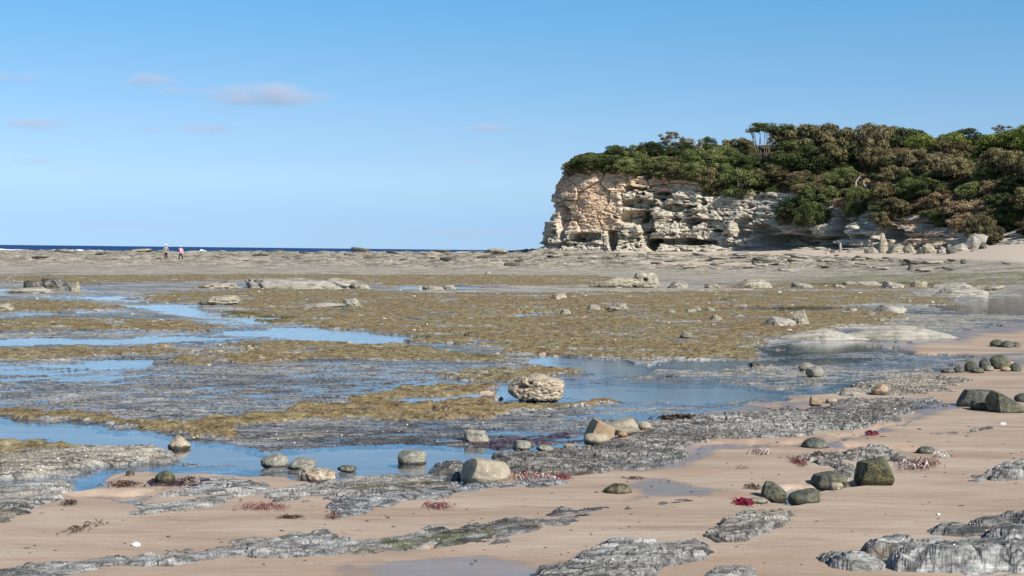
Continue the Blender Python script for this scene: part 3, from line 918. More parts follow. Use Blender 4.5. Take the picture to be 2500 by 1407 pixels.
zfoot = z_at(CT[0], CT[2], CT[1]); zrock = z_at(CT[0], CT[3], CT[1] + CT[4]); zcrest = z_at(CT[0], CT[5], CT[1] + CT[6])
NRk, NSl, NPl = (170, 70, 8) if lowres else (460, 170, 14)
t1 = np.linspace(-.10, 1, NRk); t2 = np.linspace(0, 1, NSl + 1)[1:]; t3 = np.linspace(0, 1, NPl + 1)[1:]
prof_z = np.array([-.1, 0, .10, .25, .45, .65, .85, 1.0]); prof_b = np.array([-.25, 0, .33, .45, .52, .60, .80, 1.0])
bk = np.interp(t1, prof_z, prof_b)
A = (slice(None), None); Bc = (None, slice(None))
Zr = zfoot[Bc] + t1[A] * (zrock - zfoot)[Bc]
Br = bk[A] * CT[4][Bc]
Xr = PX_[Bc] + nx[Bc] * Br; Yr = PY_[Bc] + ny[Bc] * Br
fx_, fy_ = .42, .91
ext = (CT[6] - CT[4])[Bc] * (t2[A] ** 1.15)
Zs = zrock[Bc] + (zcrest - zrock)[Bc] * np.sin(t2[A] * np.pi / 2) ** .9
dirx = nx[Bc] * (1 - t2[A]) * .6 + fx_ * (1 - (1 - t2[A]) * .6); diry = ny[Bc] * (1 - t2[A]) * .6 + fy_ * (1 - (1 - t2[A]) * .6)
frontness = sst(-.2, .5, ny)[Bc]
Xs = Xr[-1][Bc] + (dirx * frontness + fx_ * (1 - frontness)) * ext * np.where(frontness > .5, 1, .6)
Ys = Yr[-1][Bc] + (diry * frontness + fy_ * (1 - frontness)) * ext * np.where(frontness > .5, 1, .6)
Xp = Xs[-1][Bc] + fx_ * 50 * t3[A]; Yp = Ys[-1][Bc] + fy_ * 50 * t3[A]; Zp = Zs[-1][Bc] - t3[A] * 1.5
X = np.vstack([Xr, Xs, Xp]); Y = np.vstack([Yr, Ys, Yp]); Z = np.vstack([Zr, Zs, Zp])
T = np.concatenate([t1, 1 + t2, 2 + t3])[A] * np.ones_like(X)
X = X.astype(f4); Y = Y.astype(f4); Z = Z.astype(f4)
PPX, PPY = project(X, Y, Z)
# -- rock layers: every bed sticks out by its own amount, which changes along the cliff
rockm = sst(1.12, .97, T)
al = X * .94 + Y * .35
dip = al * .03 + .25 * gn(al / 14, Z / 30, 3)


def beds(th, lam, seed, sharp=.18):
    q = (Z + dip + .35 * gn(al / 4.5, Z / 6, seed + 25) + .12 * gn(al / 2.5, Z / 2.5, seed + 5)) / th
    k = np.floor(q); fr = q - k
    a0 = gn(al / lam + k * 17.31, k * 5.7 + .5, seed); a1 = gn(al / lam + (k + 1) * 17.31, (k + 1) * 5.7 + .5, seed)
    e = sst(1 - sharp, 1, fr)
    return a0 * (1 - e) + a1 * e


smoothface = np.exp(-((PPX - 1440) / 75) ** 4) * sst(600, 560, PPY) * sst(410, 430, PPY)
b1 = beds(1.7, 5.0, 11); b2 = beds(.62, 2.6, 12); b3 = beds(.24, 1.1, 13)
rough3 = fbm3(X / 3.0, Y / 3.0, Z / 2.0, 4, 21)
fine = fbm3(X / .6, Y / .6, Z / .35, 3, 31)
cellx, celle, cellid = cells(al / 2.3 + .3 * gn(al / 3, Z / 3, 9), Z / 3.2, 77)
blk = (cellid - .5) * .9 - .45 * sst(.06, 0, celle)
cx2, ce2, cid2 = cells(al / .9 + .2 * gn(al, Z, 19), Z / .8, 78)
blk += (cid2 - .5) * .42 - .15 * sst(.07, 0, ce2)
disp = (.42 * b1 + .30 * b2 + .16 * b3 + blk) * (1 - .72 * smoothface) + 1.0 * rough3 * (1 - .5 * smoothface) + .20 * fine
disp += smoothface * ((cellid - .5) * .6 - .25 * sst(.05, 0, celle))
hol = fbm3(X / 2.4, Y / 2.4, Z / 1.3, 3, 41)
disp -= 1.9 * sst(.24, .42, hol) * (1 - smoothface) * sst(0, .12, T)
# larger buttresses and bays
disp += 1.1 * gn(al / 11, Z / 40, 51)
# hollows seen on the photo: column, row, half width, half height, depth (m)
CAVES = [(1425, 580, 42, 13, 2.2), (1375, 545, 12, 50, 1.2), (1497, 590, 12, 26, 2.6), (1545, 530, 34, 20, 2.0), (1560, 498, 40, 14, 1.5), (1580, 545, 22, 30, 1.8),
         (1594, 602, 18, 15, 2.6), (1650, 590, 60, 10, 2.0), (1640, 508, 26, 12, 1.3), (1690, 540, 22, 10, 1.3), (1620, 480, 34, 10, 1.2), (1700, 592, 50, 8, 1.5),
         (1812, 555, 20, 30, 1.8), (1870, 560, 45, 14, 2.2), (1915, 592, 75, 18, 3.2), (2045, 555, 26, 36, 2.8), (1970, 565, 18, 10, 1.2), (2018, 590, 26, 12, 2.0), (2030, 600, 30, 9, 2.0),
         (2095, 556, 14, 10, 1.0), (2100, 578, 18, 6, 1.0), (2165, 568, 32, 18, 2.6), (2195, 580, 20, 14, 2.2), (2395, 596, 22, 12, 1.6), (2250, 520, 16, 18, 1.4), (2455, 560, 22, 14, 1.6), (1730, 470, 30, 12, 1.0)]
for cx, cy, rx, ry, dp in CAVES:
    sel = (np.abs(PPX - cx) < rx * 1.8) & (np.abs(PPY - cy) < ry * 1.8) & (T < 1.3)
    if sel.any():
        q = np.sqrt(((PPX[sel] - cx) / rx) ** 2 + ((PPY[sel] - cy) / ry) ** 2) + .30 * rough3[sel] * 2 + .2 * b2[sel]
        disp[sel] -= (1.0 if cx < 1510 else 1.4) * dp * sst(1.08, .80, q)
hol2 = fbm3(X / .9, Y / .9, Z / .45, 2, 45)
disp -= .8 * sst(.2, .45, hol2) * (1 - .8 * smoothface)
disp *= rockm * sst(-.1, .06, T) * .9 + .1
slopem = 1 - rockm
dz = slopem * (.9 * fbm(X / 6, Y / 6, 3, 61) + .35 * fbm(X / 1.5, Y / 1.5, 3, 62)) * sst(3, 2.6, T)
lip = .3 * np.exp(-((T - 1.0) / .03) ** 2)          # turf overhanging the top of the rock
NXX = nx[Bc] * np.ones_like(X); NYY = ny[Bc] * np.ones_like(X)
back = np.where(T <= 1, 1.0, frontness * 1.0)
Xd = X - NXX * (disp + lip) * np.where(T > 1.5, 0, back); Yd = Y - NYY * (disp + lip) * np.where(T > 1.5, 0, back); Zd = Z + dz
nrh, nch = X.shape
Vh = np.stack([Xd, Yd, Zd], -1).reshape(-1, 3)
a = (np.arange(nrh - 1)[:, None] * nch + np.arange(nch - 1)[None, :]).ravel()
Fh = np.stack([a, a + 1, a + nch + 1, a + nch], 1)
edge = (T + .05 * fbm(al / 2.0, Z / 1.5, 3, 71)).ravel()
isrock = edge[Fh[:, 0]] < 1.01
HPX, HPY = project(Xd, Yd, Zd)
warm = np.clip(np.exp(-((PPX - 1440) / 80) ** 4) * sst(585, 545, PPY) + sst(478, 440, PPY + 14 * rough3) * sst(1720, 1650, PPX), 0, 1)
warm = np.maximum(warm, np.exp(-((PPX - 2250) / 75) ** 4) * .85)
pinkm = np.exp(-((PPX - 2310) / 130) ** 4) * sst(470, 500, PPY)


def mat_cliff():
    t = NT('layered_sandstone')
    s = t.coord('Object'); st = t.coord('Object', scale=(.25, .25, 2.2)); sv_ = t.coord('Object', scale=(1.6, 1.6, .22))
    n1 = t.noise(s, .35, 5, .6); n2 = t.noise(st, 1.3, 5, .65, .4); n3 = t.noise(s, 3.2, 5, .7); n4 = t.noise(sv_, .9, 4, .6)
    f = t.math('ADD', t.math('MULTIPLY', n2, .5), t.math('MULTIPLY', n3, .5))
    grey = t.ramp(f, [(.36, (.27, .235, .18)), (.45, (.43, .385, .305)), (.54, (.57, .515, .42)), (.66, (.65, .60, .51))])
    orange = t.ramp(f, [(.36, (.32, .19, .11)), (.45, (.52, .36, .23)), (.54, (.69, .51, .355)), (.66, (.76, .61, .46))])
    col = t.mix(t.attr('warm'), grey, orange)
    yel = t.ss(t.noise(s, .8, 4, .7), .58, .68)
    col = t.mix(t.math('MULTIPLY', yel, .45), col, (.42, .31, .15))
    stain = t.ss(n4, .56, .68)
    col = t.mix(t.math('MULTIPLY', stain, .45), col, (.14, .125, .10))
    h = t.math('ADD', t.math('MULTIPLY', n3, .6), t.math('MULTIPLY', n2, .6))
    t.bsdf(col, .95, t.bump(h, .8, .35), .1)
    return t.mat


def mat_hill():
    t = NT('dry_grass_slope')
    s = t.coord('Object')
    n1 = t.noise(s, .35, 4, .6); n2 = t.noise(s, 2.5, 5, .75); n3 = t.noise(s, 9, 3, .7)
    dry = t.ramp(n2, [(.35, (.055, .035, .02)), (.5, (.17, .115, .065)), (.65, (.30, .22, .125))])
    grn = t.ramp(n2, [(.35, (.015, .02, .006)), (.5, (.045, .06, .018)), (.65, (.10, .12, .04))])
    col = t.mix(t.ss(n1, .46, .56), dry, grn)
    col = t.mix(t.math('MULTIPLY', t.attr('pink'), .8), col, t.ramp(n3, [(.35, (.10, .055, .035)), (.5, (.24, .15, .105)), (.65, (.36, .25, .17))]))
    t.bsdf(col, .95, t.bump(t.math('ADD', n2, n3), 1, .4), .05)
    return t.mat


for nm, sel, mt, at, lb, ct in (('cliff', isrock, mat_cliff(), {'warm': warm}, 'pale cream and orange layered sandstone sea cliff with dark hollows', 'cliff'),
                                ('hillside', ~isrock, mat_hill(), {'pink': pinkm}, 'brown and green overgrown slope on top of the headland', 'hillside')):
    F = Fh[sel]; idx, inv = np.unique(F, return_inverse=True)
    me = np_mesh(nm, Vh[idx], inv.reshape(F.shape), {k: v.ravel()[idx] for k, v in at.items()})
    link(nm, me, mt, kind='structure', label=lb, category=ct)

# which point of the headland is seen at a place in the picture
_ok = (T > .3) & (T < 2.0) & (ny[Bc] > .2)
_hx, _hy, _hv = HPX[_ok][::3], HPY[_ok][::3], np.stack([Xd[_ok], Yd[_ok], Zd[_ok]], -1)[::3]


def on_headland(px, py):
    q = (_hx - px) ** 2 + (_hy - py) ** 2 * 2.0
    k = np.argpartition(q, 8)[:8]
    k = k[np.argmin(_hv[k][:, 1])]
    return Vector(_hv[k].tolist())
# ------------------------------------------------------------------ plants of the headland
def leaf_mat(name, dark, mid, light, rough=.7):
    t = NT(name)
    s = t.coord('Object')
    n = t.noise(s, 2.6, 3, .6); n2 = t.noise(s, 14, 2, .6)
    oi = t.n('ObjectInfo')
    f = t.math('ADD', t.math('MULTIPLY', n, .55), t.math('MULTIPLY', n2, .45))
    f = t.math('ADD', f, t.math('MULTIPLY', t.math('SUBTRACT', oi.outputs['Random'], .5), .12))
    col = t.ramp(f, [(.34, dark), (.50, mid), (.66, light)])
    t.bsdf(col, rough, None, .2)
    return t.mat


LM = dict(
    green=leaf_mat('green_leaves', (0.032, 0.043, 0.014), (0.117, 0.140, 0.044), (0.289, 0.299, 0.110)),
    dark=leaf_mat('dark_green_leaves', (0.016, 0.023, 0.009), (0.054, 0.076, 0.022), (0.149, 0.168, 0.053)),
    brown=leaf_mat('olive_brown_needles', (.036, .032, .013), (.150, .128, .058), (.330, .285, .150)),
    lime=leaf_mat('yellow_green_leaves', (0.046, 0.067, 0.013), (0.149, 0.182, 0.036), (0.312, 0.335, 0.090)),
    silver=leaf_mat('silvery_leaves', (0.078, 0.080, 0.063), (0.266, 0.249, 0.193), (0.593, 0.540, 0.429)),
    dry=leaf_mat('dry_russet_twigs', (0.101, 0.067, 0.036), (0.320, 0.226, 0.132), (0.625, 0.467, 0.291)),
)


def bark_mat():
    t = NT('grey_bark'); n = t.noise(t.coord('Object', scale=(1, 1, .2)), 12, 4, .7)
    t.bsdf(t.ramp(n, [(.35, (.07, .055, .04)), (.6, (.26, .22, .17))]), .9, t.bump(n, .6, .05), .1)
    return t.mat


M_BARK = bark_mat()


def quads(cent, out, size, aspect, rs, droop=0.0):
    n = len(cent)
    nrm = out * .7 + rs.normal(size=(n, 3)) * .55
    nrm /= np.linalg.norm(nrm, axis=1)[:, None]
    up = rs.normal(size=(n, 3)); up[:, 2] = up[:, 2] * (1 - droop) - droop * 2.5
    a = np.cross(nrm, up); a /= np.linalg.norm(a, axis=1)[:, None] + 1e-9
    b = np.cross(nrm, a)
    s = size * (.6 + .8 * rs.rand(n))[:, None]
    a = a * s; b = b * s * aspect
    V = np.stack([cent - a - b * .3, cent + b * -1.0, cent + a * 1.0 - b * .3, cent + b], 1)
    V = np.stack([cent - a, cent - b, cent + a, cent + b], 1).reshape(-1, 3)
    return V, np.arange(n * 4).reshape(n, 4)


def crown_mesh(name, kind, seed, nclump, nleaf, size, aspect=1.0, droop=0.0, flat=1.0, clr=(.22, .38), sparse=False):
    """billowing clumps of small leaves spread through a crown of unit radius; local z=0 is the foot of the plant"""
    rs = np.random.RandomState(seed)
    C = []; tries = 0
    while len(C) < nclump and tries < 4000:
        tries += 1
        v = rs.normal(size=3); v /= np.linalg.norm(v)
        r = rs.uniform(.35, .80) ** .7
        c = v * r * np.array([1, 1, .75 * flat]); c[2] += .62 * flat
        if c[2] < .08: continue
        if all(np.linalg.norm(c - q) > .17 for q in C): C.append(c)
    pts = []; outs = []
    for c in C:
        cr = rs.uniform(*clr)
        d = rs.normal(size=(nleaf, 3)); d /= np.linalg.norm(d, axis=1)[:, None]
        d[:, 2] = np.where(d[:, 2] < -.35, -d[:, 2], d[:, 2])
        rr = cr * (rs.uniform(.72, 1.05, nleaf) if not sparse else rs.uniform(.3, 1.15, nleaf))
        p = c + d * rr[:, None] * np.array([1, 1, .8])
        pts.append(p); outs.append(d)
    P = np.concatenate(pts); O = np.concatenate(outs)
    if droop: P[:, 2] -= rs.rand(len(P)) * .10
    V, F = quads(P, O, size, aspect, rs, droop)
    return np_mesh(name, V, F, smooth=False), np.array(C)


def tube(bm, pts, radii, seg=6):
    rings = []
    for i, (p, r) in enumerate(zip(pts, radii)):
        p = Vector(p); d = (Vector(pts[min(i + 1, len(pts) - 1)]) - Vector(pts[max(i - 1, 0)])).normalized()
        a = d.orthogonal().normalized(); b = d.cross(a)
        rings.append([bm.verts.new(p + (a * math.cos(2 * math.pi * k / seg) + b * math.sin(2 * math.pi * k / seg)) * r) for k in range(seg)])
    for r0, r1 in zip(rings, rings[1:]):
        for k in range(seg):
            bm.faces.new((r0[k], r0[(k + 1) % seg], r1[(k + 1) % seg], r1[k]))
    bm.faces.new(rings[0][::-1]); bm.faces.new(rings[-1])


def trunk_mesh(name, tips, seed, r0=.05, stems=1, spread=.1, twigs=0):
    rs = random.Random(seed); bm = bmesh.new()
    for i, c in enumerate(tips):
        sx = (i % stems - (stems - 1) / 2) * spread
        base = Vector((sx, rs.uniform(-.03, .03), -.12)); c = Vector(c)
        mid = base.lerp(c, .45) + Vector((rs.uniform(-.08, .08), rs.uniform(-.08, .08), .10))
        m2 = base.lerp(c, .75) + Vector((rs.uniform(-.05, .05), rs.uniform(-.05, .05), .04))
        tube(bm, [base, mid, m2, c], [r0, r0 * .62, r0 * .4, r0 * .15], 5)
        for k in range(twigs):
            q = m2.lerp(c, rs.random()); e = q + Vector((rs.uniform(-.16, .16), rs.uniform(-.16, .16), rs.uniform(.05, .28)))
            tube(bm, [q, q.lerp(e, .5) + Vector((0, 0, .02)), e], [r0 * .22, r0 * .14, r0 * .05], 4)
    me = bpy.data.meshes.new(name); bm.to_mesh(me); bm.free()
    for p in me.polygons: p.use_smooth = True
    return me


PROTO = {}
ld = .45 if lowres else 1.0
for kind, nv, args in (('green', 3, dict(nclump=34, nleaf=int(260 * ld), size=.028)), ('dark', 3, dict(nclump=34, nleaf=int(260 * ld), size=.028)),
                       ('brown', 4, dict(nclump=40, nleaf=int(240 * ld), size=.019, aspect=2.6, droop=.7, clr=(.18, .30))),
                       ('lime', 2, dict(nclump=34, nleaf=int(260 * ld), size=.028, flat=.85)),
                       ('silver', 2, dict(nclump=26, nleaf=int(90 * ld), size=.040, clr=(.14, .22), sparse=True)),
                       ('dry', 2, dict(nclump=30, nleaf=int(150 * ld), size=.022, aspect=2.2, clr=(.2, .34), sparse=True))):
    PROTO[kind] = []
    for v in range(nv):
        cm, C = crown_mesh('crown', kind, 100 + 17 * v + len(PROTO) * 7, **args)
        cm.materials.append(LM[kind])
        tips = C[np.argsort(-C[:, 2])][:9 if kind != 'silver' else 22]
        tm = trunk_mesh('trunk', tips, v, r0=.045 if kind != 'silver' else .03, stems=3, twigs=0 if kind != 'silver' else 2)
        tm.materials.append(M_BARK)
        PROTO[kind].append((cm, tm))

WORDS = dict(green='mid green leafy bush', dark='dark green dense bush', brown='olive brown bushy casuarina', lime='yellow green rounded tree',
             silver='pale silvery open bush', dry='russet dry scrub')
PLANTS = []   # (px, py of the middle, radius px, kind, squash)
rp = random.Random(7)


def P(px, py, r, kind, sq=1.0):
    PLANTS.append((px, py, r, kind, sq))


# the ones that can be told apart
P(1388, 412, 20, 'silver', 1.1); P(1412, 402, 22, 'dark'); P(1445, 388, 30, 'green'); P(1478, 398, 32, 'dark'); P(1505, 372, 30, 'dark'); P(1545, 366, 34, 'green', .9)
P(1590, 362, 34, 'dark', .9); P(1440, 408, 20, 'brown'); P(1530, 398, 28, 'green'); P(1570, 396, 34, 'green'); P(1612, 402, 28, 'brown', .9); P(1650, 412, 26, 'brown'); P(1690, 412, 28, 'green')
P(1636, 330, 32, 'silver', 1.15); P(1692, 352, 28, 'silver', 1.3); P(1727, 352, 20, 'dark', 1.3); P(1660, 362, 28, 'dark'); P(1700, 378, 34, 'green'); P(1740, 380, 34, 'green'); P(1770, 368, 30, 'green')
P(1650, 388, 22, 'brown'); P(1800, 350, 30, 'brown'); P(1785, 385, 34, 'green'); P(1720, 428, 34, 'brown', 1.0); P(1740, 455, 26, 'brown'); P(1808, 440, 50, 'green', 1.05); P(1765, 412, 28, 'green')
P(1835, 395, 30, 'dark'); P(1925, 330, 42, 'brown', .9); P(1975, 345, 60, 'brown'); P(2035, 335, 50, 'brown'); P(2060, 312, 32, 'brown'); P(1935, 375, 46, 'dark'); P(1985, 385, 46, 'dark'); P(2030, 375, 44, 'brown')
P(1905, 420, 28, 'brown', .8); P(1880, 405, 26, 'brown', .7); P(2125, 345, 48, 'brown', 1.15); P(2118, 308, 24, 'brown'); P(2160, 335, 40, 'brown'); P(2085, 365, 26, 'lime', .8)
P(2200, 340, 42, 'dark', .8); P(2250, 345, 40, 'lime', .8); P(2225, 325, 32, 'dark', .6); P(2320, 345, 40, 'lime', .8); P(2360, 338, 40, 'dark', .7); P(2420, 345, 34, 'lime', .8); P(2470, 335, 46, 'lime', .9); P(2445, 322, 24, 'silver', .8); P(2530, 330, 50, 'lime')
P(2315, 360, 48, 'brown', .9); P(2280, 395, 46, 'brown'); P(2330, 400, 44, 'brown'); P(2130, 385, 36, 'brown'); P(2185, 385, 38, 'brown'); P(2230, 380, 36, 'brown'); P(2180, 420, 40, 'brown', .9); P(2240, 425, 36, 'dark')
P(2440, 385, 50, 'brown', 1.1); P(2500, 390, 52, 'brown', 1.1); P(2400, 420, 30, 'green'); P(2555, 400, 60, 'dark')
P(2060, 420, 36, 'green', .8); P(2030, 440, 34, 'green'); P(1950, 500, 46, 'dark', 1.0); P(1995, 480, 44, 'green', 1.0); P(1975, 520, 34, 'dark', 1.3); P(1915, 525, 20, 'brown', 1.3); P(2005, 455, 34, 'brown', .7)
P(2092, 480, 30, 'green', 1.2); P(2088, 515, 24, 'dark', 1.2); P(2160, 465, 40, 'brown'); P(2185, 500, 38, 'brown'); P(2160, 530, 30, 'brown', 1.1); P(2120, 450, 24, 'dry'); P(2225, 455, 34, 'green'); P(2260, 450, 32, 'green')
P(2290, 480, 40, 'dry', .7); P(2330, 500, 44, 'dry', .8); P(2305, 525, 34, 'green', 1.0); P(2350, 540, 34, 'dry', 1.0); P(2390, 500, 40, 'dry', 1.1); P(2370, 460, 36, 'green', .9); P(2420, 450, 38, 'dry', 1.0); P(2400, 555, 34, 'brown', 1.4); P(2425, 520, 34, 'brown', 1.2)
P(2445, 490, 36, 'dark', 1.1); P(2475, 450, 44, 'dark', 1.0); P(2520, 470, 50, 'brown', 1.1); P(2415, 585, 26, 'brown', 1.2); P(2260, 500, 26, 'dry'); P(2480, 520, 40, 'dark', .8)
# fill of low scrub between them
for k in range(210):
    px = rp.uniform(1400, 2560)
    top = np.interp(px, [1400, 1500, 1700, 1850, 2100, 2600], [400, 385, 385, 385, 375, 360]); bot = np.interp(px, [1400, 1540, 1700, 1850, 1920, 2000, 2200, 2340, 2560], [410, 415, 440, 445, 440, 490, 520, 560, 560])
    py = rp.uniform(top, bot)
    kind = rp.choice(['green', 'dark', 'green', 'brown']) if px < 1900 else rp.choice(['brown', 'brown', 'dark', 'green', 'dry'])
    P(px, py, rp.uniform(11, 24), kind, rp.uniform(.55, .9))


def place(px, py):
    if px < 1900: return 'above the cliff end' if px < 1700 else 'above the cliff middle'
    if py < 365: return 'on the wooded skyline'
    if py < 440: return 'on the upper wooded slope'
    return 'low above the boulder beach'


groups = {}
for p in PLANTS: groups.setdefault((p[3], place(p[0], p[1])), []).append(p)
for (kind, pl), lst in groups.items():
    lst.sort()
    for i, (px, py, r, kd, sq) in enumerate(lst):
        if len(lst) == 1: lb = f'{WORDS[kd]} {pl}'
        elif i < 10: lb = f'{ORD[i]} {WORDS[kd]} {pl}'
        elif i == len(lst) - 1: lb = f'rightmost {WORDS[kd]} {pl}'
        else: lb = f'{WORDS[kd]}, not among the outermost ones, {pl}'
        if py < 350 and px > 1780: py -= 7
        foot = on_headland(px, min(py + r * .75 * sq, 590))
        rad = r * foot.y / FPX
        cm, tm = PROTO[kd][int(px + py) % len(PROTO[kd])]
        nm = {'green': 'leafy_bush', 'dark': 'leafy_bush', 'brown': 'casuarina_tree', 'lime': 'rounded_tree', 'silver': 'coastal_bush', 'dry': 'dry_scrub'}[kd]
        t = thing(nm, lb, 'tree' if kd in ('brown', 'lime') else 'bush', foot - Vector((0, 0, .12 * rad)), rp.uniform(0, 6.28), (rad * rp.uniform(1.1, 1.45), rad * 1.2, rad * rp.uniform(.95, 1.15) * sq), 'trees and bushes on the headland')
        for nm2, me in (('crown', cm), ('trunk', tm)):
            o = bpy.data.objects.new(nm2, me); COL.objects.link(o); o.parent = t

# the umbrella-shaped tree with bare stems on the skyline
foot = on_headland(1868, 402); sc = foot.y / FPX
t = thing('umbrella_tree', 'flat topped tree with bare fanned stems against the sky', 'tree', foot - Vector((0, 0, .5)))
rs = np.random.RandomState(3)
tips = []
bm = bmesh.new()
for i in range(15):
    a = (i - 7) / 7.0
    tip = Vector((a * 48 * sc + rs.normal() * .2, rs.uniform(-1.5, 1.5), 108 * sc - abs(a) * 6 * sc + rs.uniform(-.4, .3)))
    base = Vector((a * 9 * sc, rs.uniform(-.3, .3), 0))
    mid = base.lerp(tip, .5) + Vector((a * .2, 0, .5))
    tube(bm, [base, base.lerp(mid, .5), mid, mid.lerp(tip, .5) + Vector((rs.normal() * .15, 0, .1)), tip], [.075, .062, .05, .036, .015], 5)
    tips.append(tip)
    for k in range(4):
        q = mid.lerp(tip, .3 + .6 * rs.rand()); e = q + Vector((rs.uniform(-.8, .8), rs.uniform(-.5, .5), rs.uniform(.4, 1.0)))
        tube(bm, [q, q.lerp(e, .5) + Vector((0, 0, .1)), e], [.022, .016, .008], 4); tips.append(e)
me = bpy.data.meshes.new('trunk'); bm.to_mesh(me); bm.free()
link('trunk', me, M_BARK, t)
pts = []; outs = []
for k in range(84):
    a = rs.uniform(-.8, 1.6); c = np.array([a * 50 * sc, rs.uniform(-1.8, 1.8), (103 - 5 * a * a + rs.uniform(-16, 5)) * sc])
    if a < -.45 and rs.rand() < .6: continue
    if c[2] < 92 * sc and a < .35: continue
    d = rs.normal(size=(170, 3)); d /= np.linalg.norm(d, axis=1)[:, None]
    pts.append(c + d * rs.uniform(.35, .75) * np.array([1.3, 1, .5]) * rs.uniform(.5, 1.0, (170, 1))); outs.append(d)
V, F = quads(np.concatenate(pts), np.concatenate(outs), .055, 1.6, rs, .3)
link('crown', np_mesh('crown', V, F, smooth=False), LM['dark'], t)

# bleached dead limb and leaning bare trunks
for (x0, y0, x1, y1, rad, lb) in ((1955, 492, 1978, 452, .10, 'bleached dead branch curving out of the dark bush'), (2076, 470, 2086, 428, .12, 'left one of the two pale bare trunks above the green bush'), (2106, 462, 2098, 440, .10, 'right one of the two pale bare trunks above the green bush')):
    b0 = on_headland(x0, y0); sc = b0.y / FPX
    b0 = b0 + Vector((0, -2.6, 0)); tp = b0 + Vector(((x1 - x0) * sc, .3, (y0 - y1) * sc))
    bm = bmesh.new()
    mid = b0.lerp(tp, .5) + Vector((-.35, 0, .25))
    tube(bm, [b0, b0.lerp(mid, .5) + Vector((-.1, 0, 0)), mid, mid.lerp(tp, .6) + Vector((.05, 0, .1)), tp], [rad, rad * .85, rad * .65, rad * .45, rad * .2], 6)
    tube(bm, [mid, mid + Vector((.3, 0, .35)), mid + Vector((.7, -.1, .45))], [rad * .5, rad * .3, rad * .12], 5)
    me = bpy.data.meshes.new('dead_branch'); bm.to_mesh(me); bm.free()
    if 'M_DEAD' not in globals():
        tt = NT('bleached_wood'); tt.bsdf((.42, .38, .32), .8, None, .2); M_DEAD = tt.mat
    link('dead_branch', me, M_DEAD, label=lb, category='branch')
# ------------------------------------------------------------------ loose rocks
_ico = {}


def ico(sub):
    if sub not in _ico:
        bm = bmesh.new(); bmesh.ops.create_icosphere(bm, subdivisions=sub, radius=1.0)
        bm.verts.ensure_lookup_table()
        _ico[sub] = (np.array([v.co[:] for v in bm.verts]), np.array([[v.index for v in f.verts] for f in bm.faces]))
        bm.free()
    return _ico[sub]


def rock_mat(name, a, b, c, scale=6.0, bump=.5, spots=0.0, patch=None, patch_amt=.5, low=None, low_h=.03, rough=.8, spec=.3, strat=0.0):
    """a dark, b middle, c light; patch = a second colour in patches (moss); low = colour near the foot; spots = barnacles"""
    t = NT(name)
    s = t.coord('Object')
    n1 = t.noise(s, scale, 6, .65, .3); n2 = t.noise(s, scale * 5, 4, .7)
    f = t.math('ADD', t.math('MULTIPLY', n1, .6), t.math('MULTIPLY', n2, .4))
    if strat:
        n3 = t.noise(t.coord('Object', scale=(.4, .4, 5)), scale * 1.5, 3, .6)
        f = t.math('ADD', t.math('MULTIPLY', f, 1 - strat), t.math('MULTIPLY', n3, strat))
    col = t.ramp(f, [(.40, a), (.50, b), (.59, c)])
    if patch:
        pn = t.noise(s, scale * 1.7, 5, .75)
        col = t.mix(t.ss(pn, .60 - .22 * patch_amt, .66 - .22 * patch_amt), col, t.mix(t.ss(n2, .35, .65), (patch[0] * .45, patch[1] * .45, patch[2] * .45), patch))
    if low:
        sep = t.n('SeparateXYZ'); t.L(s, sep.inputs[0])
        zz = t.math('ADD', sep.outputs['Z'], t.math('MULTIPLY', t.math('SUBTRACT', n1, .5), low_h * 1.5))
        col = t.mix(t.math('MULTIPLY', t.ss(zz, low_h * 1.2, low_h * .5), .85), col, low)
    if spots:
        v = t.voro(s, scale * 5.5, 'F1', 'Distance')
        m_ = t.math('MULTIPLY', t.ss(v, .20, .13), t.ss(t.noise(s, scale * .6, 2), .62 - .2 * spots, .68 - .2 * spots))
        col = t.mix(m_, col, (.62, .60, .54))
    h = t.math('ADD', t.math('MULTIPLY', n1, .6), t.math('MULTIPLY', n2, .5))
    t.bsdf(col, rough, t.bump(h, bump, .02), spec)
    return t.mat


